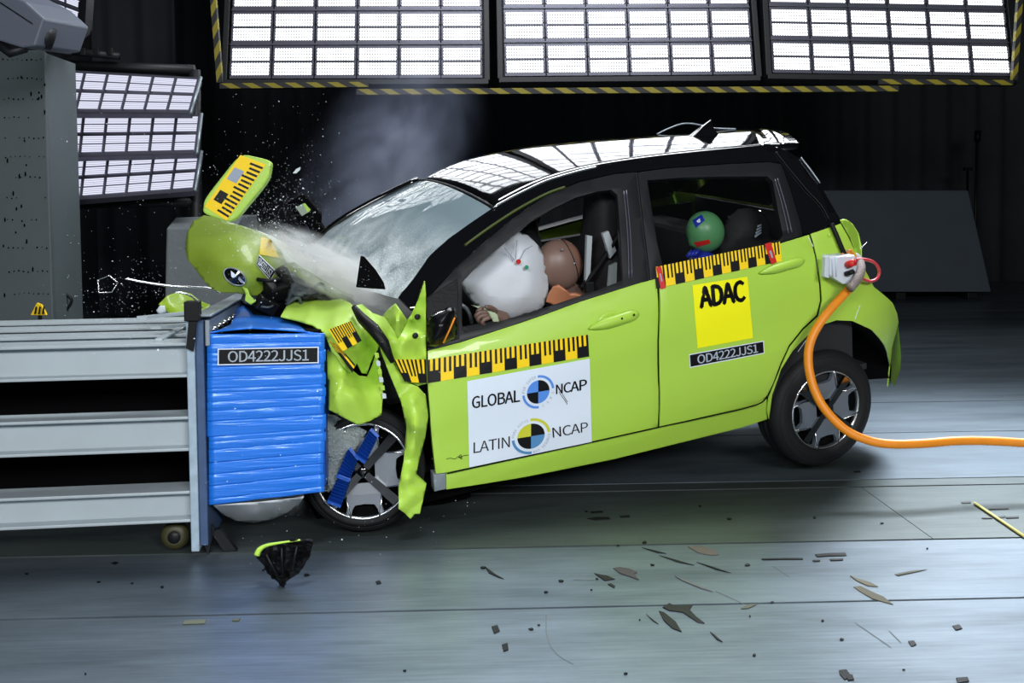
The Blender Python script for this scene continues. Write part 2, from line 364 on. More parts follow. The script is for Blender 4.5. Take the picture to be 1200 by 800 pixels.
def text_geo(s, bold=0.0):
    cu = bpy.data.curves.new('lettering', 'FONT')
    if FONT: cu.font = FONT
    cu.space_character = .96; cu.body = s; cu.resolution_u = 3; cu.fill_mode = 'FRONT'
    o = bpy.data.objects.new('lettering', cu); COL.objects.link(o); bpy.context.view_layer.update()
    me = bpy.data.meshes.new_from_object(o.evaluated_get(bpy.context.evaluated_depsgraph_get()))
    V = [v.co.copy() for v in me.vertices]; Fc = [tuple(p.vertices) for p in me.polygons]
    bpy.data.objects.remove(o); bpy.data.meshes.remove(me); bpy.data.curves.remove(cu)
    if bold > 0:                                            # heavier strokes: the same outline laid five times, a little apart
        n = len(V); V0, F0 = list(V), list(Fc); V, Fc = [], []; bold *= (max(v.y for v in V0)-min(v.y for v in V0))/.73
        for dx, dy in ((0, 0), (bold, 0), (-bold, 0), (0, bold*.7), (0, -bold*.7)):
            k = len(V); V += [v+Vector((dx, dy, 0)) for v in V0]; Fc += [tuple(i+k for i in q) for q in F0]
    x0, x1 = min(v.x for v in V), max(v.x for v in V); y0, y1 = min(v.y for v in V), max(v.y for v in V)
    return [((v.x-x0)/(x1-x0), (v.y-y0)/(y1-y0)) for v in V], Fc
def dec_text(name, c, s, r, m, parent, surf, bold=0.0, **k):
    f = homog(c); uv, Fc = text_geo(s, bold)
    V = [surf(*f(r[0]+(r[1]-r[0])*u, r[2]+(r[3]-r[2])*v)) for u, v in uv]
    return mk(name, V, Fc, m, parent, **k)
def ruler(name, c, parent, surf0, surf1, n, phase=0, u0=0.0, label=None):   # yellow scale tape: fine ticks above, long blocks below
    t = dec_grid(name, c, TAPEY, parent, surf0, nx=max(6, n), ny=2, label=label)
    P = []
    for i in range(n):
        a, b = i/n, (i+1)/n
        blk = (i+phase) % 2 == 0
        if blk: P.append([(a, 0), (b, 0), (b, .5), (a, .5)])
        for q in ((0, .41, .82) if blk else (.24, .64)):
            s = a+q*(b-a); e_ = s+.18*(b-a); lo = .5 if blk else .36
            P.append([(s, lo), (e_, lo), (e_, 1), (s, 1)])
    dec_poly('black_scale_marks', c, P, BLK, t, surf1)
    return t
def ellip_geo(c, r, M=None, nu=20, nv=12):
    V, Fc = [], []
    for j in range(nv+1):
        th = math.pi*j/nv
        for i in range(nu):
            a = 2*math.pi*i/nu; v = Vector((r[0]*math.sin(th)*math.cos(a), r[1]*math.sin(th)*math.sin(a), r[2]*math.cos(th)))
            V.append((M @ v if M is not None else v)+Vector(c))
    for j in range(nv):
        for i in range(nu): Fc.append((j*nu+i, j*nu+(i+1) % nu, (j+1)*nu+(i+1) % nu, (j+1)*nu+i))
    return V, Fc

# ------------------------------------------------------------------ the hall
def floor_mat(name, c1, c2, rough):
    m = bpy.data.materials.new(name); m.use_nodes = True; nt = m.node_tree; b = nt.nodes['Principled BSDF']; L = nt.links.new
    tc = nt.nodes.new('ShaderNodeTexCoord'); mp = nt.nodes.new('ShaderNodeMapping'); mp.inputs['Scale'].default_value = (.5, 2.2, 1); L(tc.outputs['Object'], mp.inputs[0])
    n1 = nt.nodes.new('ShaderNodeTexNoise'); n1.inputs['Scale'].default_value = 1.6; n1.inputs['Detail'].default_value = 9; n1.inputs['Roughness'].default_value = .62; L(mp.outputs[0], n1.inputs[0])
    mp2 = nt.nodes.new('ShaderNodeMapping'); mp2.inputs['Scale'].default_value = (1.2, 26, 1); L(tc.outputs['Object'], mp2.inputs[0])
    n2 = nt.nodes.new('ShaderNodeTexNoise'); n2.inputs['Scale'].default_value = 3; n2.inputs['Detail'].default_value = 5; L(mp2.outputs[0], n2.inputs[0])
    n3 = nt.nodes.new('ShaderNodeTexNoise'); n3.inputs['Scale'].default_value = 260; n3.inputs['Detail'].default_value = 2; L(tc.outputs['Object'], n3.inputs[0])
    ad = nt.nodes.new('ShaderNodeMath'); ad.operation = 'MULTIPLY_ADD'; ad.inputs[1].default_value = .35; L(n2.outputs['Fac'], ad.inputs[0]); L(n1.outputs['Fac'], ad.inputs[2])
    mr = nt.nodes.new('ShaderNodeMapRange'); mr.inputs[1].default_value = .45; mr.inputs[2].default_value = .90; L(ad.outputs[0], mr.inputs[0])
    mx = nt.nodes.new('ShaderNodeMix'); mx.data_type = 'RGBA'; mx.inputs[6].default_value = c1; mx.inputs[7].default_value = c2; L(mr.outputs[0], mx.inputs[0]); L(mx.outputs[2], b.inputs['Base Color'])
    rr = nt.nodes.new('ShaderNodeMapRange'); rr.inputs[3].default_value = rough+.14; rr.inputs[4].default_value = rough-.06; L(n1.outputs['Fac'], rr.inputs[0]); L(rr.outputs[0], b.inputs['Roughness'])
    b.inputs['Metallic'].default_value = .55
    bp = nt.nodes.new('ShaderNodeBump'); bp.inputs['Strength'].default_value = .12; bp.inputs['Distance'].default_value = .004; L(n3.outputs['Fac'], bp.inputs['Height']); L(bp.outputs[0], b.inputs['Normal'])
    return m
FLOOR = floor_mat('steel_floor_plate', srgb(72, 82, 90), srgb(122, 134, 144), .33)
FLOOR2 = floor_mat('dark_track_plate', srgb(60, 68, 68), srgb(104, 114, 114), .33)  # darker tone for the plate rows below the car
GROOVE = mat('joint_dirt', (.008, .008, .009, 1), .8)
v, f = box_geo((0, 8.5, -.06), (34, 19, .08))
FL = mk('floor', v, f, GROOVE, kind='structure')
yj = [floor_pt(600, y).y for y in (713, 641.5, 577.5, 569, 514, 478)]
Y0 = [-.9] + yj + [9.0, 12.5, 17.9]
XJ = {0: [-17, 17], 1: [-17, 17], 2: [-17, -3.2, floor_pt(1050, 600).x, 17], 3: [-17, 17], 4: [-17, 17], 5: [-17, 2.1, 17], 6: [-17, 17], 7: [-17, -1, 17], 8: [-17, 3, 17]}
for i in range(len(Y0)-1):
    for a, b in zip(XJ[i][:-1], XJ[i][1:]):
        g = .007 if i not in (2,) else .010
        v, f = box_geo(((a+b)/2, (Y0[i]+Y0[i+1])/2, -.011), (b-a-.004, Y0[i+1]-Y0[i]-2*g, .022))
        mk('steel_plate', v, f, FLOOR2 if i in (2, 3) else FLOOR, FL)
def curtain(name, x0, x1, Y, z0, z1, m, pitch=.35, depth=.09, **k):
    n = int((x1-x0)/pitch*6); V, Fc = [], []
    for i in range(n+1):
        x = x0+(x1-x0)*i/n; y = Y+depth*math.sin(2*math.pi*x/pitch)+.06*noise.noise(Vector((x*1.3, 0, 3)))
        V += [(x, y, z0), (x, y+.02*math.sin(x*9), z1)]
    for i in range(n): Fc.append((2*i, 2*i+2, 2*i+3, 2*i+1))
    return mk(name, V, Fc, m, smooth=True, solid=.01, **k)
curtain('wall_back', -17, 17, 17.6, 0, 9, CURT, .5, .08, kind='structure')
box('wall_left', (-9, 8.5, 4.5), (.2, 19, 9), CURT, kind='structure')
box('wall_right', (13, 8.5, 4.5), (.2, 19, 9), CURT, kind='structure')
box('ceiling', (0, 8.5, 9), (34, 19, .1), CURT, kind='structure')
pa, pb = at(108, 80, 13), at(206, 80, 13)
curtain('grey_curtain', pa.x, pb.x, 13, 0.02, 6.5, CURTL, .42, .07, label='grey pleated curtain hanging behind the small three-tier lamp rack', cat='curtain')

# ---- lamp banks
def led_cell_mesh(cw, ch, m):
    V, Fc, UV, MI = [], [], [], []
    def q(x0, x1, z0, z1, y, mi):
        n = len(V); V.extend([(x0, y, z0), (x1, y, z0), (x1, y, z1), (x0, y, z1)]); UV.extend([(0, 0), (1, 0), (1, 1), (0, 1)]); Fc.append((n, n+1, n+2, n+3)); MI.append(mi)
    bv, bf = box_geo((0, .03, 0), (cw*.97, .06, ch*.95)); Fc += bf; V += bv; UV += [(0, 0)]*8; MI += [0]*6
    for s in (-1, 1):
        q(-cw*.44, cw*.44, s*ch*.208-ch*.178, s*ch*.208+ch*.178, -.003, 1)
        for t in (-1, 1):                                  # side cheeks that stand proud of the strip
            bv, bf = box_geo((t*cw*.465, -.005, s*ch*.22), (cw*.025, .02, ch*.3)); n = len(V); V += bv; UV += [(0, 0)]*8; Fc += [tuple(i+n for i in x) for x in bf]; MI += [0]*6
    bv, bf = box_geo((0, -.006, 0), (cw*.9, .012, ch*.02)); n = len(V); V += bv; UV += [(0, 0)]*8; Fc += [tuple(i+n for i in x) for x in bf]; MI += [0]*6
    me = bpy.data.meshes.new('led_module'); me.from_pydata([tuple(x) for x in V], [], Fc); me.materials.append(LFRAME); me.materials.append(m)
    ul = me.uv_layers.new()
    for l in me.loops: ul.data[l.index].uv = UV[l.vertex_index]
    for p, k in zip(me.polygons, MI): p.material_index = k
    me.update(); return me
def lamp_bank(name, p_bl, p_br, rows, cols, ch, tilt, m, label, group=None, cat='lamp', frame=True, back_lean=0):
    p_bl, p_br = Vector(p_bl), Vector(p_br); ex = (p_br-p_bl); W_ = ex.length; ex.normalize()
    up0 = (Vector((0, 0, 1)) - ex*ex.z).normalized(); n0 = ex.cross(up0)      # n0 points away from the lens
    ez = (up0*math.cos(tilt) - n0*math.sin(tilt)).normalized(); ey = ez.cross(ex)
    M = Matrix(((ex.x, ey.x, ez.x, p_bl.x), (ex.y, ey.y, ez.y, p_bl.y), (ex.z, ey.z, ez.z, p_bl.z), (0, 0, 0, 1)))
    e = empty(name, label, cat, matrix=M, group=group); cw = W_/cols; H_ = rows*ch
    me = led_cell_mesh(cw, ch, m)
    for r in range(rows):
        for c in range(cols):
            o = link('led_module', me, e); o.location = ((c+.5)*cw, 0, (r+.5)*ch)
    box('back_plate', (W_/2, .09, H_/2), (W_+.04, .05, H_+.04), LFRAMEB, e)
    t = .05
    for c, s in (((W_/2, .03, -t*.75), (W_+2*t, .12, t)), ((W_/2, .03, H_+t*.75), (W_+2*t, .12, t)), ((-t*.75, .03, H_/2), (t, .12, H_+t)), ((W_+t*.75, .03, H_/2), (t, .12, H_+t))):
        box('frame_bar', c, s, LFRAMEB, e)
    for r in range(1, rows): box('cross_bar', (W_/2, -.004, r*ch), (W_, .016, .016), LFRAME, e)
    return e
TI = math.radians(14)
BY = 9.0
lamp_bank('led_light_bank', at(268, 93, BY), at(566, 92, BY), 9, 6, .335, TI, LED, 'large ceiling LED light bank furthest from the concrete-grey block, above the smoke', 'overhead LED light banks')
lamp_bank('led_light_bank', at(591, 90, BY), at(884, 88, BY), 9, 6, .335, TI, LED, 'large ceiling LED light bank in the middle, above the car roof', 'overhead LED light banks')
lamp_bank('led_light_bank', at(905, 86, BY), at(1186, 90, BY), 9, 6, .335, TI, LED, 'large ceiling LED light bank above the grey block and the thin pole', 'overhead LED light banks')
def haz_beam(a, b, t, label, n):
    a, b = Vector(a), Vector(b); d = b-a; Lh = d.length; ex = d.normalized(); ey = Vector((0, 1, 0)); ey = (ey-ex*ey.dot(ex)).normalized(); ez = ex.cross(ey)
    V = []; UV = []
    for s, u in ((0, 0), (Lh, n)):
        for yy in (-t/2, t/2):
            for zz, v_ in ((-t/2, 0), (t/2, .45)): V.append(a+ex*s+ey*yy+ez*zz); UV.append((u, v_))
    return mk('hazard_striped_beam', V, [(0, 1, 3, 2), (4, 6, 7, 5), (0, 4, 5, 1), (2, 3, 7, 6), (0, 2, 6, 4), (1, 5, 7, 3)], HAZ, uvs=UV, label=label, cat='beam', group='hazard striped beams of the lamp rig')
haz_beam(at(258, 101, BY-.12), at(432, 99, BY-.12), .045, 'short black and yellow striped beam below the lamp bank above the smoke', 7)
haz_beam(at(418, 108, BY-.16), at(1052, 104, BY-.16), .05, 'long black and yellow striped beam running under the middle lamp bank', 25)
haz_beam(at(1030, 96, BY-.12), at(1186, 97, BY-.12), .045, 'short black and yellow striped beam below the lamp bank above the grey block', 6)
haz_beam(at(248, -30, BY-.1), at(258, 97, BY-.1), .05, 'upright black and yellow striped post beside the lamp bank above the smoke', 5)
haz_beam(at(1196, -20, BY-.1), at(1188, 94, BY-.1), .045, 'upright black and yellow striped post at the outer end of the lamp bank above the grey block', 5)
# ---- small rack of three tilted lamps, and the one above it
RK = 8.2
for k, (tl, tr, br, bl, lab) in enumerate((((73, 83), (233, 92), (222, 131), (62, 130), 'uppermost of the three slanted LED lamps on the small rack'),
                                        ((71, 135), (234, 135), (229, 178), (66, 182), 'middle one of the three slanted LED lamps on the small rack'),
                                        ((73, 186), (234, 179), (227, 222), (68, 234), 'lowest of the three slanted LED lamps on the small rack'))):
    A, B_, C_, D_ = at(*tl, RK+.25), at(*tr, RK+.25), at(*br, RK), at(*bl, RK)
    e = empty('slanted_led_lamp', lab, 'lamp', loc=D_, group='slanted LED lamps')
    bil = lambda u, v: (D_*(1-u)+C_*u)*(1-v)+(A*(1-u)+B_*u)*v - D_
    nrm = (C_-D_).cross(A-D_).normalized()
    rect = lambda u0, u1, v0, v1, o: [bil(u0, v0)+nrm*o, bil(u1, v0)+nrm*o, bil(u1, v1)+nrm*o, bil(u0, v1)+nrm*o]
    a, b = rect(-.01, 1.01, -.04, 1.04, 0), rect(-.01, 1.01, -.04, 1.04, -.07)
    mk('housing', a+b, [(0, 1, 2, 3), (7, 6, 5, 4), (0, 4, 5, 1), (1, 5, 6, 2), (2, 6, 7, 3), (3, 7, 4, 0)], LFRAME, e, bev=.006)
    for r in range(2):
        for c in range(6):
            V, Fc, UV = [], [], []
            for s in range(2):
                u0, u1 = (c+.08)/6, (c+.94)/6; v0, v1 = (r+.10+s*.43)/2, (r+.48+s*.43)/2
                n = len(V); V += rect(u0, u1, v0, v1, .006); Fc.append((n, n+1, n+2, n+3)); UV += [(0, 0), (1, 0), (1, 1), (0, 1)]
            mk('led_module', V, Fc, LEDD, e, uvs=UV)
    tube('edge_strip', [bil(1.012, -.04), bil(1.012, 1.04)], .016, STEEL, e, n=6)
rk = empty('lamp_rack', 'dark upright rack carrying the three slanted LED lamps', 'rack', loc=at(150, 240, RK+.35))
ro = rk.location
q = [at(60, 76, RK+.35), at(228, 82, RK+.35), at(228, 236, RK+.35), at(66, 240, RK+.35)]
for nme, a, b, r in (('top_rail', q[0], q[1], .045), ('bottom_rail', q[3], q[2], .04), ('mast', q[0], Vector((q[3].x, q[3].y, .02)), .05), ('mast', q[1], Vector((q[2].x, q[2].y, .02)), .05)):
    tube(nme, [a-ro, b-ro], r, LFRAMEB, rk, n=8)
tube('clamp_arm', [at(62, 58, RK+.3)-ro, at(140, 66, RK+.3)-ro], .03, LFRAMEB, rk, n=8)
for i in range(4): box('bolt', at(82+i*16, 61, RK+.28)-ro, (.04, .05, .06), LFRAMEB, rk)
lamp_bank('slanted_led_lamp', at(44, 16, 7.6), at(92, 34, 7.6), 4, 3, .16, math.radians(-34), LEDD, 'tilted LED lamp cut by the upper edge, beside the grey camera housing', 'slanted LED lamps')
# grey housing on a bracket
hs = empty('camera_housing', 'grey tapered camera housing on a black bracket above the pale steel block', 'camera', loc=at(20, 30, 6.0)); ho = hs.location
P0 = [at(x, y, 6.0)-ho for x, y in ((-14, -20), (30, 2), (52, 22), (41, 54), (25, 56), (-14, 44))]; P1 = [p+Vector((.10, .42, .03)) for p in P0]; n = len(P0)
mk('housing_body', P0+P1, [tuple(range(n)), tuple(range(2*n-1, n-1, -1))]+[(i, n+i, n+(i+1) % n, (i+1) % n) for i in range(n)], PROJG, hs, bev=.012)
tube('front_hood', [at(44, 40, 6.1)-ho, at(62, 46, 6.15)-ho], .075, LFRAMEB, hs, n=16)
mk('lid_seam', [at(x, y, 5.985)-ho for x, y in ((0, 2), (38, 27), (38, 28.5), (0, 3.5))], [(0, 1, 2, 3)], DARK, hs)
tube('bracket', [at(-6, 48, 6.05)-ho, at(12, 62, 6.05)-ho, at(30, 56, 6.05)-ho], .03, LFRAMEB, hs, n=8)
tube('bracket_arm', [at(60, 46, 6.2)-ho, at(78, 52, 6.6)-ho, at(80, 40, 7.5)-ho], .06, LFRAMEB, hs, n=8)
# pale perforated steel block
pb_ = empty('steel_block', 'tall pale steel block with rows of bolt holes at the side of the hall', 'block', loc=floor_pt(30, 462)); po = pb_.location; Yb = po.y
fr = [at(-60, 62, Yb), at(52, 58, Yb), Vector((at(62, 368, Yb).x, Yb, 0)), Vector((at(-60, 368, Yb).x, Yb, 0))]
sd = [at(55, 62, Yb+.08), Vector((at(66, 368, Yb+.1).x, Yb+.1, 0))]
V = [p-po for p in fr]+[p-po for p in (sd[0], sd[1])]+[Vector((fr[0].x, Yb+.6, fr[0].z))-po, Vector((fr[3].x, Yb+.6, 0))-po, Vector((sd[0].x, Yb+.6, sd[0].z))-po, Vector((sd[1].x, Yb+.6, 0))-po]
mk('block_body', V, [(0, 3, 2, 1), (1, 2, 5, 4), (4, 5, 9, 8), (0, 1, 4, 8, 6), (0, 6, 7, 3), (6, 8, 9, 7)], SLABM, pb_, bev=.008)
G = []
for yy in [70, 92, 116, 138, 162, 184, 208, 232, 258, 290, 318, 344]:
    for k in range(9):
        if random.random() < .8:
            c = at(3+k*5.6+(yy-60)*.03, yy+random.uniform(-1, 1), Yb-.004)-po; G.append(lathe_geo([(.0001, 0), (random.uniform(.004, .007), 0)], 8, Matrix.Translation(c)))
for k in range(22):
    c = at(random.uniform(2, 54), random.uniform(70, 350), Yb-.004)-po; G.append(lathe_geo([(.0001, 0), (.008, 0)], 8, Matrix.Translation(c) @ Matrix.Diagonal((.8, 1, random.uniform(1, 2.6), 1))))
v, f = join(G); mk('bolt_holes', v, f, DARK, pb_, kind='stuff')
hz = empty('hazard_marker', 'small yellow and black striped marker in front of the pale steel block', 'marker', loc=at(45, 366, 5.6)); o_ = hz.location
mk('plate', [at(x, y, 5.6)-o_ for x, y in ((36, 369), (43, 355), (48, 357), (54, 369))], [(0, 3, 2, 1)], TAPEY, hs if False else hz, solid=.02)
for a in (40, 44.5, 49): mk('stripe', [at(a+x, y, 5.585)-o_ for x, y in ((0, 368), (2.4, 368), (3.4, 359), (1.6, 359))], [(0, 1, 2, 3)], BLK, hz)
tube('post', [Vector((0, .02, 0)), Vector((0, .02, .002-o_.z))], .012, SATB, hz, n=6)
rd = empty('red_plug', 'small red plug with a black looping cord beside the pale steel block', 'plug', loc=at(69, 336, Yb+.3)); o_ = rd.location
box('plug_body', (0, 0, 0), (.05, .05, .08), RED, rd)
tube('cord', [at(x, y, Yb+.3)-o_ for x, y in ((71, 340), (79, 346), (84, 352), (79, 362), (72, 366), (71, 372))], .012, BLK, rd, n=6, sm=4)
# grey blocks at the back
def far_block(name, pf, Y, z_lift, depth, label, m, cat='block', feet=False):
    e = empty(name, label, cat, loc=at(pf[0][0], pf[0][1], Y)); o = e.location
    A = [at(x, y, Y)-o for x, y in pf]
    if feet: A[0].y += .45; A[1].y += .45
    Bk = [Vector((a.x, depth, a.z)) for a in A]
    n = len(A)
    mk('body', A+Bk, [tuple(range(n-1, -1, -1)), tuple(range(n, 2*n))]+[(i, (i+1) % n, n+(i+1) % n, n+i) for i in range(n)], m, e, bev=.02)
    if feet:
        for t in (.08, .5, .92):
            b = A[3].lerp(A[2], t); h = b.z+o.z
            box('foot', (b.x, .5, b.z-h/2), (.14, .7, h-.004), LFRAMEB, e)
    return e
far_block('crash_block', ((972, 222), (1153, 222), (1162, 342), (960, 342)), 14.0, 0, 1.5, 'wide grey block with a sloping front standing behind the tail of the car', CONC, feet=True)
b2 = empty('grey_pedestal', 'grey chamfered pedestal standing behind the folded bonnet and barrier', 'pedestal', loc=floor_pt(214, 440)); o = b2.location; Y = o.y
A = [at(x, y, Y)-o for x, y in ((195, 267), (240, 266))]; gz = -o.z
V = [A[0], A[1]+Vector((.25, 0, 0)), Vector((A[1].x+.25, 0, 0)), Vector((A[0].x-.06, 0, 0))]
Tp = [at(205, 255, Y+.35)-o, at(250, 252, Y+.35)-o+Vector((.25, 0, 0))]
V += [Tp[0], Tp[1], Vector((Tp[1].x, .9, Tp[1].z)), Vector((Tp[0].x, .9, Tp[0].z)), Vector((V[2].x, .9, 0)), Vector((V[3].x, .9, 0))]
mk('body', V, [(0, 3, 2, 1), (0, 1, 5, 4), (4, 5, 6, 7), (7, 6, 8, 9), (0, 4, 7, 9, 3), (1, 2, 8, 6, 5)], mat('pedestal_grey', srgb(112, 118, 122), .7, var=.2, vscale=6, bump=.1, bscale=30), b2, bev=.015)
pl = empty('pole', 'thin upright pole with a dark tip behind the grey block', 'pole', loc=Vector((at(1143, 222, 15.9).x, 15.9, 0))); o = pl.location
tube('shaft', [Vector((0, 0, .01)), at(1145, 165, 15.9)-o], .022, SATB, pl, n=8)
tube('tip', [at(1145, 166, 15.9)-o, at(1146, 153, 15.9)-o], .05, BLK, pl, n=8)
st = empty('short_stand', 'short dark stand with a flat head beside the thin pole', 'stand', loc=Vector((at(1134, 222, 15.8).x, 15.8, 0))); o = st.location
tube('shaft', [Vector((0, 0, .01)), at(1134, 200, 15.8)-o], .02, BLK, st, n=8); box('head', at(1134, 198, 15.8)-o, (.12, .08, .05), BLK, st)

# ------------------------------------------------------------------ crash barrier
BA = math.radians(5)
BEX, BEY = Vector((math.cos(BA), math.sin(BA), 0)), Vector((-math.sin(BA), math.cos(BA), 0))
B0 = CAM + ray(240, 600)*3.77; B0.z = 0
MB_ = Matrix(((BEX.x, BEY.x, 0, B0.x), (BEX.y, BEY.y, 0, B0.y), (0, 0, 1, 0), (0, 0, 0, 1)))
def bpt(px, py, yb=0.0):                                   # barrier frame: x along the beams, y away from the camera
    d = ray(px, py); o = CAM - B0; dl = Vector((d.dot(BEX), d.dot(BEY), d.z)); ol = Vector((o.dot(BEX), o.dot(BEY), o.z))
    return ol + dl*((yb-ol.y)/dl.y)
BR = empty('crash_barrier', 'steel crash barrier of stacked pale beams with a blue crushed front block', 'barrier', matrix=MB_)
xr = bpt(221, 500).x
for (ya, yc) in ((403, 444), (490, 531), (578, 615)):
    zt, zl = bpt(150, ya).z, bpt(150, yc).z; h = zt-zl
    for j in (range(4) if ya < 410 else (0, 3)):
        y0 = j*.285; wv = .14
        g = [box_geo(((xr-2.2)/1+.0, y0+wv/2, zt-.006), (4.4, wv, .012)), box_geo((xr-2.2, y0+wv/2, zl+.006), (4.4, wv, .012)), box_geo((xr-2.2, y0+wv*.42, (zt+zl)/2), (4.4, .010, h-.02))]
        v, f = join(g); mk('beam', v, f, BEAM, BR, bev=.003)
for x in (xr-.04, xr-1.5, xr-3.0):
    for y in (.62, .80): box('post', (x-.05, y, .44), (.08, .04, .72), SATB, BR)
box('gap_shade_sheet', (xr-2.2, .40, .41), (4.4, .01, .70), DARK, BR)  # dark sheet added so the gaps between the beams read as shade
box('gusset', (xr-.12, .5, bpt(150, 403).z+.004), (.03, .86, .012), BEAM, BR, M=None)
for k, (px, py) in enumerate(((192, 384), (176, 372))):
    p = bpt(px, py, .3); mk('lug', [p+Vector((-.04, -.05, 0)), p+Vector((.12, .12, 0)), p+Vector((.16, .12, .0)), p+Vector((.0, -.05, .0))], [(0, 1, 2, 3)], BEAM, BR, solid=.012)
zt = bpt(232, 375).z; zb_ = .03
x0, x1, x2 = bpt(221, 500).x, bpt(231, 500).x, bpt(241, 500).x
box('face_plate', ((x0+x1)/2, .5, (zt+zb_)/2), (x1-x0-.001, 1.02, zt-zb_), PLATEW, BR)
box('mounting_plate', ((x1+x2)/2, .5, (zt+.04)/2+.004), (x2-x1-.001, 1.0, zt-.05), PLATEB, BR)
zt2 = zt+.012
box('top_angle', ((x1+x2)/2+.012, .5, zt2+.004), (x2-x1+.04, 1.0, .010), STEEL, BR)
fl = box('bolted_flange', (x2+.012, .5, zt-.052), (.018, .98, .10), STEEL, BR)
for k in range(8):
    v, f = lathe_geo([(.0001, -.012), (.011, -.012), (.013, 0)], 8, Matrix.Translation((x2+.024, .08+k*.115, zt-.045)) @ Matrix.Rotation(math.pi/2, 4, 'Z'))
    mk('bolt_head', v, f, ALUB, fl, smooth=True)
# honeycomb block: clad in creased blue sheets, one strip above the other
hx0, hx1 = bpt(241, 480).x+.002, bpt(383, 480).x
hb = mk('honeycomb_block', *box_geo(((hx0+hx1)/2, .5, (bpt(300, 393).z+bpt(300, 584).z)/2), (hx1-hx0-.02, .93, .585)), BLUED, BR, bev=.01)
ys_ = [391, 401, 411, 424, 428, 439, 453, 457, 467, 477, 489, 507, 512, 521, 536, 549, 562, 577, 583]
rs = random.Random(4)
for i in range(len(ys_)-1):
    sk = lambda t, yy: yy + (t-.5)*(-(yy-391)/192*15 - 1)+ (6 if False else 0)
    V, Fc = [], []; N = 18; o_ = rs.uniform(.0005, .0045); ph = rs.uniform(0, 9)
    e1 = 243+ (2 if i > 10 else 0); e2 = 380 + rs.uniform(-1, 2.5)
    for a in range(N+1):
        t = a/N; x = e1+(e2-e1)*t
        for kk, vv in enumerate((0, .12, .5, .88, 1)):
            ya, yb2 = sk(t, ys_[i]+.22), sk(t, ys_[i+1]-.22)
            wob = 0 if (i in (0,)) else .5*noise.noise(Vector((x*.05, i*3.1, 0)))
            bulge = o_*(1-(2*vv-1)**2)*(.6+.8*noise.noise(Vector((x*.03, i*1.7, ph)))) + .002*noise.noise(Vector((x*.12, i*2.2+vv, 4)))
            V.append(bpt(x, ya+(yb2-ya)*vv+wob, .028-.0012*(vv in (.12, .5, .88))-bulge*.5))
    for a in range(N):
        for k in range(4): Fc.append((a*5+k, a*5+k+1, (a+1)*5+k+1, (a+1)*5+k))
    mk('cladding_sheet', V, [tuple(reversed(q)) for q in Fc], BLUE, BR, smooth=True, solid=.006, off=-1)
cl = [(255, 408.3), (373.5, 406), (373.5, 425.4), (255, 428)]
bsurf = lambda o: (lambda x, y: bpt(x, y, o))
lp = dec_grid('code_plate', cl, WHITE, BR, bsurf(.004), 4, 1, label='black code plate lettered in white')
dec_grid('black_field', cl, BLK, lp, bsurf(.0025), 4, 1, r=(.012, .988, .07, .93))
dec_text('lettering', cl, 'OD4222JJS1', (.10, .90, .17, .84), WHITE, lp, bsurf(.001), .008)
fp = [(242, 389.5, .02), (250, 382, .25), (262, 381, .45), (272, 373, .62), (281, 353, .95), (290, 356, .95), (300, 365, .85), (315, 371, .75), (335, 376, .55), (356, 384, .35), (375, 390.5, .05), (340, 388.5, .015), (310, 386.5, .01), (282, 387.5, .01)]
fp = [(243, 389.5, .02), (258, 387, .01), (275, 385, .0), (295, 383.5, .0), (318, 384.5, .0), (345, 386.5, .01), (374, 390.5, .02), (362, 384, .25), (345, 377, .42), (330, 372, .52), (314, 368, .62), (300, 362, .76), (291, 356, .9), (283, 351, .98), (279, 358, .8), (275, 369, .52), (270, 380, .2), (256, 386.5, .06)]
sheet('torn_top_sheet', fp, BLUE, BR, step=4, amp=.03, freq=.05, seed=3, place=bpt, thick=.006)
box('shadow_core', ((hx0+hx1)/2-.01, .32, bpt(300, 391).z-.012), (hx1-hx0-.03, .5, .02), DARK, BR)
bs = [(250, 591, .05), (300, 588, .04), (330, 585, .04), (356, 581, .06), (350, 590, .25), (338, 599, .3), (320, 607, .32), (298, 611.5, .32), (276, 609, .3), (262, 602, .2)]
sheet('bulged_bottom_sheet', bs, mat('pale_bare_sheet', srgb(225, 230, 234), .5), BR, step=4, amp=.02, seed=8, place=bpt, ctrl=[(300, 600, .12), (325, 596, .12)])
hg = [(384, 486, .18), (400, 491, .2), (414, 497, .2), (430, 505, .22), (424, 516, .2), (414, 530, .18), (404, 545, .18), (396, 560, .16), (391, 574, .15), (384, 577, .15)]
sheet('torn_honeycomb', hg, HONEY, BR, step=4, amp=.02, seed=12, place=bpt, thick=.03)
for c, kk in ((((408, 526), (419, 539), (410, 562), (395, 556)), 8), (((396, 559), (410, 564), (400, 592), (384, 586)), 8), (((433, 504), (442.5, 513), (429, 541), (417, 532)), 8)):
    f_ = homog(c); V, Fc = [], []
    for j in range(kk*2+1):
        for i in range(2):
            V.append(bpt(*f_(i, j/(kk*2)), .12+(.022 if j % 2 else 0)))
    for j in range(kk*2): Fc.append((2*j, 2*j+1, 2*j+3, 2*j+2))
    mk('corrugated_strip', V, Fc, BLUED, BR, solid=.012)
ck = box('black_clamp', bpt(226, 364, -.01), (.055, .06, .075), BLK, BR, label='black clamp on the barrier edge')
p = bpt(226, 376, -.02)
mk('clamp_tail', [bpt(x, y, -.03) for x, y in ((221, 376), (230, 376), (226, 412), (218, 408))], [(0, 3, 2, 1)], BLK, ck, solid=.02)
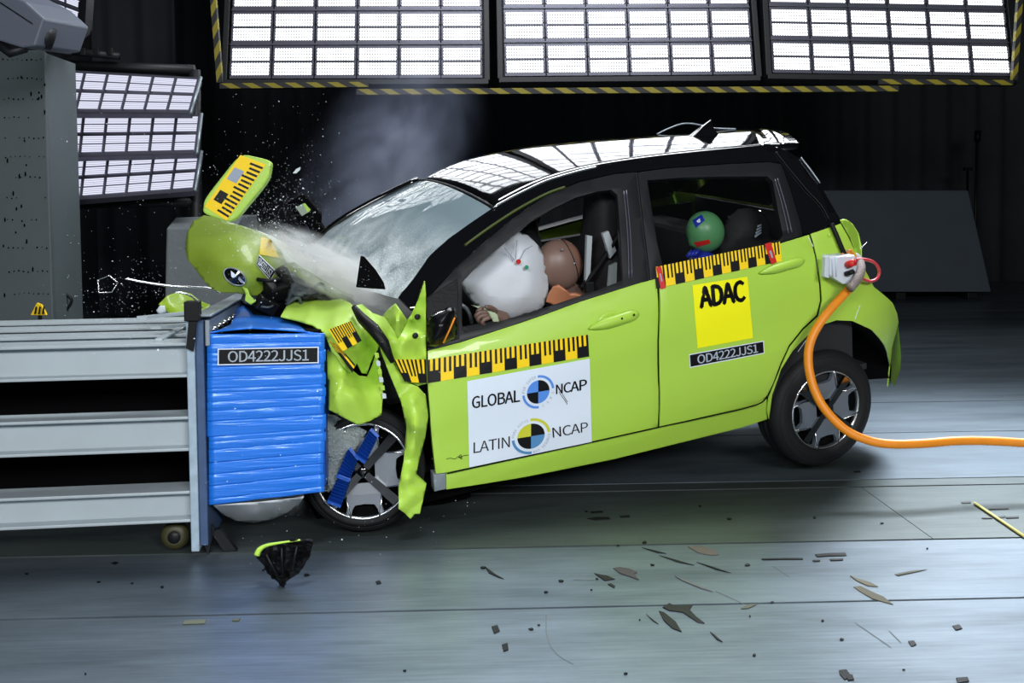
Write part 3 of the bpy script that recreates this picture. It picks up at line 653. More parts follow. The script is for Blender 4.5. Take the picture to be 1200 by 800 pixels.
# caster under the beams, and the foot below the face plate
wc = bpt(206, 632, .12)
v, f = lathe_geo([(.018, -.03), (.03, -.03), (.05, -.022), (.056, 0), (.05, .022), (.03, .03), (.018, .03)], 28, Matrix.Translation((wc.x, wc.y, .058)), closed=True)
cs = mk('caster', v, f, mat('yellowed_polyurethane', srgb(62, 60, 34), .5), BR, smooth=True)
v, f = lathe_geo([(.0001, -.034), (.024, -.034), (.028, -.02)], 20, Matrix.Translation((wc.x, wc.y, .058))); mk('hub', v, f, SATB, cs, smooth=True)
box('fork', (wc.x, wc.y+.045, .10), (.05, .012, .10), SATB, cs); box('fork', (wc.x, wc.y, .125), (.07, .10, .012), SATB, cs)
fo = [bpt(x, y, .06) for x, y in ((247, 622), (258, 620), (284, 654), (268, 656))]
mk('foot_brace', fo, [(0, 3, 2, 1)], SATB, BR, solid=.03)
mk('foot_brace', [bpt(x, y, .05) for x, y in ((240, 640), (247, 616), (251, 620), (244, 650))], [(0, 3, 2, 1)], SATB, BR, solid=.03)

# ------------------------------------------------------------------ the car
CAR = empty('car', 'lime green hatchback with a crushed nose, its tail lifted off the floor', 'car', matrix=MCAR)
# body side, near (toward the camera) and far
fd_px = [(501, 411), (540, 401), (608, 379), (640, 368), (680, 353.5), (745, 333), (769, 326), (770.2, 400), (770.5, 500), (692, 517.3), (586, 540), (522, 553.5), (511, 555), (505, 500), (501.5, 450)]
rd_px = [(772.2, 326), (830, 309), (915, 285), (948, 275), (955, 300), (960, 335), (961, 352), (957, 369), (940, 385), (924, 405), (914, 427), (905, 451), (899, 463), (886, 473.5), (829, 487), (772.8, 499.5), (772.5, 400)]
rq_px = [(950, 274), (985, 262), (1004, 300), (1024, 336), (1046, 355), (1052.5, 380), (1056, 417), (1055, 433), (1048, 453), (1043, 453.5), (1044.7, 430), (1037, 405), (1021, 386), (999, 376), (980.6, 375), (962, 381), (946, 393), (929, 411), (915, 433), (905, 462), (901, 491), (899, 480), (901, 466), (907, 452), (916, 428.5), (926, 406.5), (942, 386.5), (959.5, 370.5), (963.5, 352), (962.3, 335), (957, 300)]
si_px = [(524, 555.5), (586, 542), (692, 519), (771, 501.5), (829, 489), (886, 475.5), (900, 466), (900.5, 492), (872, 501.5), (720, 539), (607, 561.5), (524, 574.5)]
for fs in (False, True):
    fdo = panel('front_door', fd_px, LIME, CAR, far=fs)
    rdo = panel('rear_door', rd_px, LIME, CAR, far=fs)
    rqo = panel('rear_quarter', rq_px, LIME, CAR, far=fs, thick=.006)
    sio = panel('sill', si_px, LIME, CAR, far=fs, thick=.06, off=-.012)
    if not fs: FD, RD, RQ, SI = fdo, rdo, rqo, sio
panel('sill_end', [(509, 557), (523, 555), (523.5, 574), (510, 577)], mat('sealer_grey', srgb(130, 140, 146), .6), CAR, thick=.05, off=-.012)
# window frames and the gloss black upper body side
fw_o = [(497, 365), (505, 345), (530, 318), (560, 290), (600, 256), (640, 229), (680, 213), (720, 204), (745, 202), (751, 255), (760, 328.6), (745, 332.2), (680, 352.7), (640, 367), (608, 378), (540, 400), (501, 410)]
fw_i = [(541, 330), (556, 314), (572, 300), (600, 276), (625, 257), (650, 243), (675, 231), (700, 224), (716, 222), (723, 228), (727, 280), (729.5, 328), (700, 339.5), (640, 359.5), (580, 378), (541, 391)]
rw_o = [(747, 202), (780, 197.5), (850, 192.5), (900, 190), (915, 192), (925, 220), (937, 260), (940, 275.5), (915, 283.8), (830, 307.8), (772, 325), (762, 328), (753, 255)]
rw_i = [(758, 211), (800, 207.5), (850, 206.5), (899, 206.5), (905, 212), (911, 245), (917, 275), (915, 280), (830, 303.5), (778, 319), (771, 290), (764, 250)]
up_px = [(467, 348), (484, 327), (504, 299), (525, 280), (550, 262), (576, 244.5), (586, 239.5), (620, 221), (644, 210.5), (680, 199.5), (720, 191.5), (760, 185.5), (800, 180.5), (840, 176.5), (904, 171), (924, 177), (938, 187), (961, 216), (984, 256), (985, 261), (950, 273), (941.5, 274.5), (938, 260), (926, 219), (916, 191), (900, 189), (850, 191.5), (780, 196.5), (746, 201), (720, 203), (680, 212), (640, 228), (600, 255), (560, 289), (530, 317), (504, 344.5), (496, 364), (482, 362)]
for fs in (False, True):
    panel('front_window_frame', fw_o, SATB, CAR, holes=[fw_i], far=fs, thick=.035, off=.004)
    panel('rear_window_frame', rw_o, SATB, CAR, holes=[rw_i], far=fs, thick=.035, off=.004)
    panel('pillar_and_rail', up_px, GLOSSB, CAR, far=fs, thick=.03, step=.05)
def edge_tube(name, px, r, m, off, parent=CAR, **k): return tube(name, [on_s(x, y, off) for x, y in px], r, m, parent, n=6, sm=4, **k)
edge_tube('green_frame_edge', [(545, 287), (580, 262), (610, 243), (640, 227), (662, 219)], .006, mat('lime_edge', srgb(70, 84, 22), .5), .003, label='thin lime green edge of the front door frame')
edge_tube('roof_drip_highlight', [(578, 243), (600, 231), (620, 221), (644, 210.5), (680, 200), (700, 195.5)], .006, ALUB, .010)  # bright tube standing in for the white highlight on the roof edge
edge_tube('window_seal', [(541, 393.5), (580, 380.5), (640, 362), (700, 342), (745, 327.5)], .008, PLASB, .008, parent=None) if False else None
for a, b in (((731, 224), (737, 326)), ((734, 223), (740.5, 325))): edge_tube('seal_lip', [a, ((a[0]+b[0])/2+1.5, (a[1]+b[1])/2), b], .0035, LFRAME, .006)
for a, b in (((908, 210), (924, 273)), ((911, 209), (928, 272))): edge_tube('seal_lip', [a, ((a[0]+b[0])/2+1, (a[1]+b[1])/2), b], .0035, LFRAME, .006)
# glass: rear door pane near, both panes far
rgp = panel('rear_window_pane', rw_i, WGLASS, CAR, thick=0, off=-.012, bev=0)
# sculpted handle, cup and lock
def handle(p1, p2, wpx, parent, key=True):
    a, b = Vector(p1), Vector(p2); d = (b-a); L = d.length; d.normalize(); nrm_ = Vector((-d.y, d.x))
    N = 18; V, Fc = [], []; M_ = 10
    for i in range(N+1):
        t = i/N; w_ = wpx*.5*(min(1, max(.04, t/.36))**.55 if t < .82 else max(.25, 1-((t-.82)/.18)**2*.75))
        for k in range(M_+1):
            an = math.pi*k/M_; c = a+d*L*t - nrm_*math.cos(an)*w_
            V.append(on_s(c.x, c.y, .004+.034*math.sin(an)*(math.sin(math.pi*max(.02, min(.98, t)))**.4)))
    for i in range(N):
        for k in range(M_): Fc.append((i*(M_+1)+k, i*(M_+1)+k+1, (i+1)*(M_+1)+k+1, (i+1)*(M_+1)+k))
    h = mk('door_handle', V, Fc, LIME, parent, smooth=True, solid=.004)
    if key:
        for t in (.66, .9):
            c = a+d*L*t; v, f = ellip_geo(on_s(c.x, c.y, .036), (.005, .003, .006), None, 10, 6); mk('lock_barrel' if t > .8 else 'cover_cap', v, f, BLK, h, smooth=True)
    return h
def cup(poly, parent):
    c = Vector((sum(p[0] for p in poly)/len(poly), sum(p[1] for p in poly)/len(poly))); V = [on_s(c.x, c.y, -.004)]; n = len(poly); Fc = []
    for s, o in ((.6, .001), (.86, .0065), (1.0, .002)):
        for p in poly:
            q = c+(Vector(p)-c)*s; V.append(on_s(q.x, q.y, o))
    for i in range(n):
        j = (i+1) % n; Fc.append((0, 1+i, 1+j))
        for r in range(2): Fc.append((1+r*n+i, 1+(r+1)*n+i, 1+(r+1)*n+j, 1+r*n+j))
    return mk('handle_cup', V, Fc, LIME, parent, smooth=True)
cup([(699, 382), (703, 370), (712, 364.5), (722, 364), (728, 368), (738, 372), (730, 379), (715, 384)], FD)
handle((690, 385), (749, 367), 14, FD)
cup([(902, 318), (908, 308), (920, 303), (934, 301), (938, 306), (930, 313), (915, 319)], RD)
handle((890, 320), (943, 305), 11.5, RD, key=False)
for px in ([(503.5, 413), (504, 450), (507, 500), (512, 553)],): pass
edge_tube('shut_line', [(771.4, 328), (771.4, 400), (771.8, 450), (771.7, 499)], .0022, DARK, .0005)
edge_tube('sill_shut_line', [(524, 554.6), (586, 541), (692, 518.2), (771, 500.6), (829, 488.1), (886, 474.5), (899, 464.5)], .003, DARK, .0005)
# stickers
surfS = lambda o: (lambda x, y: on_s(x, y, o))
t1 = ruler('scale_tape', [(501, 421.5), (689, 392), (690.5, 417.5), (501, 449)], FD, surfS(.003), surfS(.0045), 13, 0, label='yellow and black scale tape across the front door')
t2 = ruler('scale_tape', [(766.5, 313), (914, 283), (916.5, 305.5), (769, 338)], RD, surfS(.006), surfS(.0075), 14, 0, label='yellow and black scale tape below the rear window with red ends')
for c in ([(769, 313), (774.5, 311.5), (780.5, 337), (774.5, 339)], [(896, 286), (903.5, 283.5), (910.5, 307.5), (904, 309.5)]):
    e = dec_grid('red_end_tape', c, RED, RD, surfS(.0095), 2, 4, label='red tape over the end of the scale')
    dec_grid('white_print', c, GREYP, e, surfS(.011), 1, 2, r=(.35, .65, .3, .66))
ad = [(811.5, 334), (876, 324), (882.5, 396), (817.5, 408)]
a_ = dec_grid('sticker', ad, YEL, RD, surfS(.003), 6, 6, label='yellow sticker lettered in black')
dec_text('lettering', [(811.5, 334), (876, 324), (882.5, 396), (817.5, 408)], 'ADAC', (.09, .94, .60, .965), BLK, a_, surfS(.005), .055)
cp = [(807.5, 415), (895, 399), (896, 414), (808.5, 431)]
c_ = dec_grid('code_plate', cp, WHITE, RD, surfS(.003), 6, 2, label='black code plate lettered in white')
dec_grid('black_field', cp, BLK, c_, surfS(.0042), 6, 2, r=(.010, .990, .07, .93))
dec_text('lettering', cp, 'OD4222JJS1', (.10, .91, .17, .83), WHITE, c_, surfS(.0055), .012)
nc = [(547.5, 446.5), (691, 420), (693.5, 517.5), (550, 547.5)]
n_ = dec_grid('test_sticker', nc, WHITE, FD, surfS(.003), 10, 8, label='white sticker lettered in black with two quartered discs')
hN = homog(nc); hM = np.linalg.inv(np.array([[0]*3]*3) + np.eye(3)) if False else None
def roundel(cx, cy, rx, ry, cols, arc1, arc2, parent, ring):
    def sec(a0, a1, r0, r1, n=12):
        A = [a0+(a1-a0)*i/n for i in range(n+1)]
        P = [(cx+rx*r1*math.cos(math.radians(a)), cy-ry*r1*math.sin(math.radians(a))+sk*math.cos(math.radians(a))*r1) for a in A]
        if r0 > 0: P += [(cx+rx*r0*math.cos(math.radians(a)), cy-ry*r0*math.sin(math.radians(a))+sk*math.cos(math.radians(a))*r0) for a in reversed(A)]
        else: P.append((cx, cy))
        return P
    sk = -rx*.16
    def put(name, P, m, o):
        V = [on_s(x, y, o) for x, y in P]; n = len(V)
        f = [tuple(range(n))] if len(P) % 2 else [(i, i+1, n-2-i, n-1-i) for i in range(n//2-1)]
        mk(name, V, [tuple(reversed(q)) for q in f], m, parent)
    for k in range(4): put('disc_quarter', sec(90*k, 90*k+90, 0, 1, 11), cols[k], .0052)
    put('ring_arc', sec(*arc1, 1.22, 1.42, 13), ring[0], .0050); put('ring_arc', sec(*arc2, 1.22, 1.42, 13), ring[1], .0050)
    return sk
def ring_text(s, cx, cy, rx, ry, a0, a1, parent):
    n = len(s); V, Fc = [], []
    for i, ch in enumerate(s):
        if ch == ' ': continue
        uv, fc = text_geo(ch); a = math.radians(a0+(a1-a0)*(i+.5)/n); sg = -1 if a1 < a0 else 1
        rm = 1.32; bx, by = cx+rx*rm*math.cos(a), cy-ry*rm*math.sin(a)-rx*.16*math.cos(a)*rm
        tx, ty = math.sin(a)*sg*-1, -math.cos(a)*sg; tx, ty = (math.sin(a), math.cos(a)) if sg < 0 else (-math.sin(a), -math.cos(a))
        ux, uy = (math.cos(a), -math.sin(a)) if sg < 0 else (-math.cos(a), math.sin(a))
        k = len(V)
        for u, v in uv: V.append(on_s(bx+tx*(u-.5)*2.0+ux*(v-.5)*3.0, by+ty*(u-.5)*2.0+uy*(v-.5)*3.0, .0052))
        Fc += [tuple(j+k for j in q) for q in fc]
    mk('ring_lettering', V, Fc, GREYP, parent)
roundel(630.8, 459, 13.2, 13.6, [BLK, NBLUE, BLK, NBLUE], (5, 92), (185, 272), n_, (NBLUE, NBLUE))
roundel(622.3, 511, 16, 14.6, [BLK, NYEL, BLK, NBLUE2], (5, 92), (185, 272), n_, (NYEL, NBLUE2))
ring_text('FOR SAFER', 630.8, 459, 13.2, 13.6, 178, 98, n_)
ring_text('CARS', 630.8, 459, 13.2, 13.6, 280, 358, n_)
ring_text('PARA AUTOS', 622.3, 511, 16, 14.6, 178, 98, n_)
ring_text('MAS SEGUROS', 622.3, 511, 16, 14.6, 276, 360, n_)
dec_text('lettering', [(553, 464.5), (609.5, 456.2), (609.5, 470.8), (553, 479)], 'GLOBAL', (0, 1, 0, 1), BLK, n_, surfS(.0052), .018)
dec_text('lettering', [(651.5, 450.5), (688, 443.5), (688, 456.5), (651.5, 462)], 'NCAP', (0, 1, 0, 1), BLK, n_, surfS(.0052), .018)
dec_text('lettering', [(555, 518.5), (597.5, 511), (597.5, 523.5), (555, 531)], 'LATIN', (0, 1, 0, 1), BLK, n_, surfS(.0052), -.008)
dec_text('lettering', [(647, 501), (689, 494), (689, 505.5), (648, 513)], 'NCAP', (0, 1, 0, 1), BLK, n_, surfS(.0052), -.008)
for a, b in (((655, 459), (665, 473.5)), ((657, 458), (665, 471))): edge_tube('scuff', [a, b], .0012, BLK, .005)
edge_tube('signature', [(523, 538), (528, 536.6), (533, 537.6), (537, 535), (541, 537.5), (540, 532.5), (537.5, 536), (543, 534), (549, 533)], .0012, BLK, .004, label='small dark script mark low on the front door')
# roof, windscreen and spoiler
nr = [(577, 243), (586, 238.5), (600, 231), (620, 220.2), (644, 209.8), (680, 198.8), (720, 190.8), (760, 184.8), (800, 180), (840, 176), (875, 173), (904, 170.4)]
fr_ = [(491, 210.5), (503, 204), (517, 197.5), (531, 191.5), (565, 181.5), (620, 171), (680, 164.5), (720, 161.5), (770, 158), (820, 155), (855, 152.5), (884, 151)]
def loft(name, A, B, nb, crown, m, parent, dirn=Vector((0, 0, 1)), **k):
    V, Fc, UV = [], [], []; na = len(A)
    for i in range(na):
        for j in range(nb+1):
            t = j/nb; V.append(A[i].lerp(B[i], t)+dirn*crown(i/(na-1), t)); UV.append((t, i/(na-1)))
    for i in range(na-1):
        for j in range(nb): Fc.append((i*(nb+1)+j, i*(nb+1)+j+1, (i+1)*(nb+1)+j+1, (i+1)*(nb+1)+j))
    bm = bmesh.new(); vs = [bm.verts.new(v) for v in V]
    for q in Fc: bm.faces.new([vs[i] for i in q])
    bm.verts.index_update(); ul = bm.loops.layers.uv.new()
    for f in bm.faces:
        for l in f.loops: l[ul].uv = UV[l.vert.index]
    orient(bm, dirn)
    return mk_bm(name, bm, m, parent, smooth=True, **k)
def resample(P, n):
    P = spline(P, 12); d = [0]
    for a, b in zip(P[:-1], P[1:]): d.append(d[-1]+(b-a).length)
    out = []
    for i in range(n):
        s = d[-1]*i/(n-1); k = max(j for j in range(len(d)) if d[j] <= s+1e-9); k = min(k, len(P)-2)
        t = (s-d[k])/max(1e-9, d[k+1]-d[k]); out.append(P[k].lerp(P[k+1], t))
    return out
RA = resample([on_s(x, y, -.01) for x, y in nr], 26); RB = resample([on_y(x, y, .52) for x, y in fr_], 26)
loft('roof', RA, RB, 16, lambda s, t: .028*(1-(2*t-1)**2)-.006*math.exp(-((t-.28)/.02)**2)-.006*math.exp(-((t-.72)/.02)**2), GLOSSB, CAR, solid=.012)
sp_n = [(904, 170.6), (922, 171.5), (936, 167.5)]; sp_f = [(884, 150.6), (893, 150.2), (902, 152)]
loft('spoiler', [on_s(904, 170.6, -.01), on_y(922, 169.5, -.52), on_y(936, 167.5, -.47)], [on_y(884, 151, .52), on_y(893, 150.8, .50), on_y(903, 152.5, .47)], 14, lambda s, t: .028*(1-(2*t-1)**2), GLOSSB, CAR, solid=.03)
tube('far_rail_trim', [on_y(x, y, .5) for x, y in ((770, 157), (785, 150), (800, 145), (815, 145.5), (835, 150), (862, 151))], .0045, STEEL, CAR, n=6, sm=4)
WA = resample([on_s(x, y, -.004) for x, y in ((576, 244.5), (550, 262.5), (525, 280.5), (504, 299.5), (484, 327.5), (466, 350))], 20)
WB = resample([on_y(x, y, yy) for x, y, yy in ((491, 211.5, .53), (446, 233.5, .56), (404, 257, .60), (375, 279, .64), (352, 300, .68), (332, 320, .70))], 20)
wn = (WA[-1]-WA[0]).cross(WB[0]-WA[0]).normalized(); wn = wn if wn.z > 0 else -wn
WS = loft('windscreen', WA, WB, 24, lambda s, t: (.045*(1-(2*t-1)**2))*(1-.7*s)+.012*s*noise.noise(Vector((s*9, t*11, 2))), SCREEN, CAR, dirn=wn)
tube('far_pillar', [p+Vector((0, .012, .006)) for p in WB[:-2]], .018, GLOSSB, CAR, n=8)
tube('screen_header', [RA[0].lerp(RB[0], t)+Vector((0, 0, .028*(1-(2*t-1)**2)-.002)) for t in [i/12 for i in range(13)]], .010, PLASB, CAR, n=8)
fin = [(809, 160), (822, 148), (833, 140), (835.5, 148), (842, 161.5), (833, 166)]
bmf = [on_y(x, y, -.03) for x, y in fin]; V = [p+Vector((0, -.022 if i in (0, 4, 5) else -.006, 0)) for i, p in enumerate(bmf)]+[p+Vector((0, .03 if i in (0, 4, 5) else .006, 0)) for i, p in enumerate(bmf)]
mk('shark_fin_antenna', V, [tuple(range(5, -1, -1)), tuple(range(6, 12))]+[(i, (i+1) % 6, 6+(i+1) % 6, 6+i) for i in range(6)], GLOSSB, CAR, bev=.004)
# tail: lamp corner, hatch glass, hatch and bumper across the back
def across(name, px, m, bulge=.05, off=0, **k):
    A = [on_s(x, y, off) for x, y in px]; B_ = [Vector((p.x, -p.y, p.z)) for p in A]
    return loft(name, A, B_, 10, lambda s, t: bulge*(1-(2*t-1)**4), m, CAR, dirn=Vector((1, 0, 0)), **k)
across('hatch_glass', [(925, 177), (938, 187), (961, 216), (985, 259)], GLOSSB, .05)
across('tailgate', [(985, 259), (996, 278), (1004, 300), (1014, 318), (1024, 336)], LIME, .07)
across('rear_bumper', [(1024, 336), (1046, 355), (1052.5, 380), (1056, 417), (1055, 433), (1048, 453)], LIME, .09)
sheet('tail_lamp_corner', [(985, 258, -.70), (992, 257, -.66), (999, 262, -.60), (1006, 273, -.55), (1010, 290, -.52), (1010, 306, -.52), (1004, 300, -.56), (996, 283, -.62)], LIME, CAR, step=5, amp=.002, thick=.012)
edge_tube('wire_bundle', [(974, 262), (980, 275), (985, 287), (990, 297), (1000, 304)], .012, BLK, .02)
edge_tube('hatch_seam', [(909, 178), (925, 198), (945, 222), (962, 240), (972, 258)], .004, PLASB, .006)
edge_tube('tailgate_edge', [(938.5, 184.5), (950, 199), (961, 214.5)], .004, STEEL, .008)
v, f = ellip_geo(on_s(972, 275.5, .004), (.011, .005, .011), None, 12, 8); mk('round_plug', v, f, LIME, RQ, smooth=True)
for P in ([(960, 378), (948, 394), (935, 412)], [(1008, 357), (1004, 368), (1002, 374)], [(947, 277), (953, 289)]): edge_tube('crease_highlight', P, .0015, WHITE, .001, label='thin white line painted as a highlight')  # white lines painted in as highlights along the creases
# underbody and cabin
A3 = lambda x0, x1, y0, y1, z0, z1: box_geo(((x0+x1)/2, (y0+y1)/2, (z0+z1)/2), (x1-x0, y1-y0, z1-z0))
v, f = join([A3(-2.1, -.34, -.74, .74, .19, .30), A3(-.34, .40, -.50, .50, .30, .42)]); mk('underbody', v, f, DARK, CAR)
ARCH = [on_s(x, y, -.012) for x, y in ((1043, 455), (1044.7, 430), (1037, 405), (1021, 386), (999, 376), (980.6, 375), (962, 381), (946, 393), (929, 411), (915, 433), (905, 462), (901, 491))]
for s in (-1, 1):
    V = []
    for p in ARCH: V += [(p.x, -s*p.y, p.z), (p.x, s*.42, p.z+.06)]
    mk('wheel_arch_liner', V, [(2*k, 2*k+1, 2*k+3, 2*k+2) for k in range(len(ARCH)-1)], DARK, CAR, smooth=True)
    mk('wheel_well_wall', [(p.x, s*.42, p.z+.06) for p in ARCH], [tuple(range(len(ARCH)))], DARK, CAR)
TRIM = mat('cabin_trim', (.012, .013, .015, 1), .7)
mk('headliner', [p+Vector((0, 0, -.035)) for p in RA[::5]]+[p+Vector((0, 0, -.035)) for p in RB[::5]], [(i, i+1, len(RA[::5])+i+1, len(RA[::5])+i) for i in range(len(RA[::5])-1)], TRIM, CAR, smooth=True)
v, f = join([A3(-2.15, -1.78, -.68, .68, .62, .86), A3(-1.8, -1.62, -.62, .62, .66, .80)]); mk('dashboard', v, f, TRIM, CAR, bev=.04)
v, f = join([A3(-1.9, .3, .66, .72, .3, .96), A3(-2.1, .35, -.68, .68, .30, .33)]); mk('cabin_floor', v, f, TRIM, CAR)
v, f = A3(.16, .20, -.60, .60, .40, 1.10); mk('tailgate_trim', v, f, TRIM, CAR)
v, f = A3(-.3, .16, .64, .68, .40, 1.06); mk('quarter_trim', v, f, TRIM, CAR)
v, f = join([A3(-1.6, .2, -.76, -.70, .3, .84)]); mk('door_card', v, f, TRIM, CAR)
for s in (-1, 1):
    pp = [on_s(x, y, -.05) for x, y in ((738, 206), (754, 206), (768, 330), (742, 334))]; pp = [Vector((p.x, p.y*-s, p.z)) for p in pp]
    mk('centre_pillar', pp, [(0, 1, 2, 3)], TRIM, CAR, solid=.04)
def seat(yc, xb, lean, hgt, stripes, nm):
    s = bpy.data.objects.new(nm, None); COL.objects.link(s); s.parent = CAR
    M = Matrix.Translation((xb, yc, .52)) @ Matrix.Rotation(lean, 4, 'Y')
    V, Fc = [], []; prof = [(0, .20), (.15, .24), (.34, .25), (.48, .22), (.58, .15), (.64, .125), (.74, .125), (.80, .105), (.83, .06)]; n = 10
    for z, hw in prof:
        z = z*hgt
        for k in range(n):
            a = 2*math.pi*k/n; cx, sy = math.cos(a), math.sin(a)
            V.append(M @ Vector((.065*math.copysign(abs(cx)**.6, cx), hw*math.copysign(abs(sy)**.6, sy), z)))
    for i in range(len(prof)-1):
        for k in range(n): Fc.append((i*n+k, i*n+(k+1) % n, (i+1)*n+(k+1) % n, (i+1)*n+k))
    Fc += [tuple(range(n-1, -1, -1)), tuple(range((len(prof)-1)*n, len(prof)*n))]
    mk('backrest', V, Fc, CLOTH, s, smooth=True, sub=1)
    box('cushion', (xb-.24, yc, .49), (.48, .48, .16), CLOTH, s, bev=.04)
    return s, M
DS, DM = seat(-.36, -1.02, .12, 1.07, True, 'driver_seat'); seat(.36, -1.10, .05, 1.05, True, 'passenger_seat')
for P in ([(686, 275), (692, 276), (689, 331), (684, 332)], [(704, 273), (711, 270), (720, 293), (713, 302)], [(713, 311), (721, 307), (720, 334), (711, 338)]):
    mk('pale_side_stripe', [on_y(x, y, -.56 if x > 700 else -.50) for x, y in P], [(0, 1, 2, 3)], SEATW, DS, solid=.02)
v, f = join([A3(-.42, -.22, -.62, .62, .42, .60), A3(-.22, -.05, -.62, .62, .42, 1.02)]); mk('rear_bench', v, f, CLOTH, CAR, bev=.03)
tube('seat_belt', [on_y(x, y, yy) for x, y, yy in ((732, 262, -.60), (722, 280, -.58), (708, 302, -.55), (692, 325, -.52), (680, 338, -.50))], .014, BLK, CAR, n=6, sm=3)
box('belt_buckle', on_y(690, 336, -.53), (.04, .04, .05), SATB, CAR)
tube('silver_strap', [on_y(x, y, -.1) for x, y in ((878, 246), (893, 249), (911, 248))], .009, ALUB, CAR, n=6)
tube('curved_trim', [on_y(x, y, .45) for x, y in ((848, 224), (862, 226), (872, 229))], .008, STEEL, CAR, n=6)
mk('far_green_trim', [on_y(x, y, .60) for x, y in ((866, 208), (885, 208), (904, 212), (910, 250), (896, 244), (880, 230))], [(0, 1, 2, 3, 4, 5)], mat('olive_trim', srgb(72, 86, 24), .5), CAR, solid=.02)
# airbag and steering wheel
def puff(name, px, y0, bulge, m, parent, step=6, noise_amp=.012, **k):
    bm = fill2d([px], step); P = [Vector((p[0], p[1])) for p in px]
    bnd = [P[i].lerp(P[(i+1) % len(P)], t/6) for i in range(len(P)) for t in range(6)]
    for v in bm.verts:
        q = Vector((v.co.x, v.co.y)); d = min((q-b).length for b in bnd)
        v.co = on_y(q.x, q.y, y0 - bulge*min(1, d/22)**.55 + noise_amp*noise.noise(Vector((q.x*.07, q.y*.07, 1)))*min(1, d/8))
    orient(bm, Vector((0, -1, 0)))
    return mk_bm(name, bm, m, parent, smooth=True, solid=.01, **k)
AB = puff('airbag', [(538, 330), (554, 315), (571, 300), (590, 284), (604, 270), (620, 276), (633, 290), (640, 306), (643, 330), (642, 352), (634, 362), (618, 369), (600, 375), (580, 374), (560, 362), (546, 344)], -.40, .11, BAG, CAR, noise_amp=.004)
for c, m_, r_ in (((607.5, 306.5), RED, .012), ((617, 313), mat('green_mark', srgb(40, 150, 110), .6), .010)):
    v, f = lathe_geo([(.0001, -.003), (r_, -.003), (r_, .001)], 7, Matrix.Translation(on_y(c[0], c[1], -.535))); mk('printed_mark', v, f, m_, AB)
for P in ([(603, 305), (597, 297), (591, 290)], [(604, 304), (605, 290), (606, 281)], [(609, 304), (616, 292), (624, 288)], [(601, 307), (598, 300), (600, 295)]): tube('seam_line', [on_y(x, y, -.523) for x, y in P], .0016, GREYP, AB, n=5)
tube('wheel_rim', [on_y(x, y, -.42) for x, y in ((541, 357), (547, 362), (551, 370), (553, 379))], .009, STEEL, CAR, n=8, sm=3, label='pale arc of the steering wheel rim')
sheet('torn_green_strip', [(552, 357, -.50), (562, 359, -.52), (575, 362, -.54), (583, 369, -.55), (585, 377, -.55), (578, 377, -.54), (572, 366, -.54), (560, 361, -.52)], mat('pale_green_plastic', srgb(190, 205, 170), .5), CAR, step=4, amp=.003)
# near mirror, folded back, and its triangle
mk('mirror_triangle', [on_s(x, y, .006) for x, y in ((499, 349), (536.5, 326), (538.5, 397), (500, 409))], [(0, 3, 2, 1)], PLASB, FD, solid=.012, bev=.003)
MI = puff('door_mirror', [(499, 392), (500, 378), (505, 369), (516, 364), (530, 357.5), (534, 362), (536.5, 380), (535, 395), (524, 401), (510, 406), (501, 405)], -.83, .09, MIRB, CAR, step=4, noise_amp=0)
tube('orange_streak', [on_y(x, y, -.945) for x, y in ((533, 372), (527, 386), (519.5, 402))], .0035, CABLE, MI, n=6, label='thin orange streak on the mirror')
tube('mirror_chrome_edge', [on_y(x, y, -.915) for x, y in ((506, 370), (514, 366.5), (522, 364))], .003, ALUB, MI, n=6)
# far mirror turned up above the bonnet
fm = [on_y(x, y, .78) for x, y in ((336, 238), (352, 228.5), (357, 228), (377, 252), (377, 260), (360, 265), (354, 264))]
MF = mk('far_mirror', fm+[p+Vector((.02, .11, 0)) for p in fm], [tuple(range(7)), tuple(range(13, 6, -1))]+[(i, 7+i, 7+(i+1) % 7, (i+1) % 7) for i in range(7)], MATB, CAR, bev=.008, label='black far-side mirror standing up above the bonnet')
dec_grid('pale_square', [(346.5, 243), (355, 238.5), (363, 247.5), (354, 253)], mat('pale_sensor', srgb(150, 165, 150), .5), MF, lambda x, y: on_y(x, y, .772), 1, 1)
dec_grid('lime_corner', [(355, 238.5), (357.5, 238), (364, 246), (360, 249)], LIME, MF, lambda x, y: on_y(x, y, .77), 1, 1)
st_ = [on_y(x, y, .78) for x, y in ((360, 264), (373, 259), (383, 274), (369, 281))]
mk('mirror_stalk', st_+[p+Vector((.02, .06, 0)) for p in st_], [(0, 1, 2, 3), (7, 6, 5, 4), (0, 4, 5, 1), (1, 5, 6, 2), (2, 6, 7, 3), (3, 7, 4, 0)], MATB, MF, bev=.004)
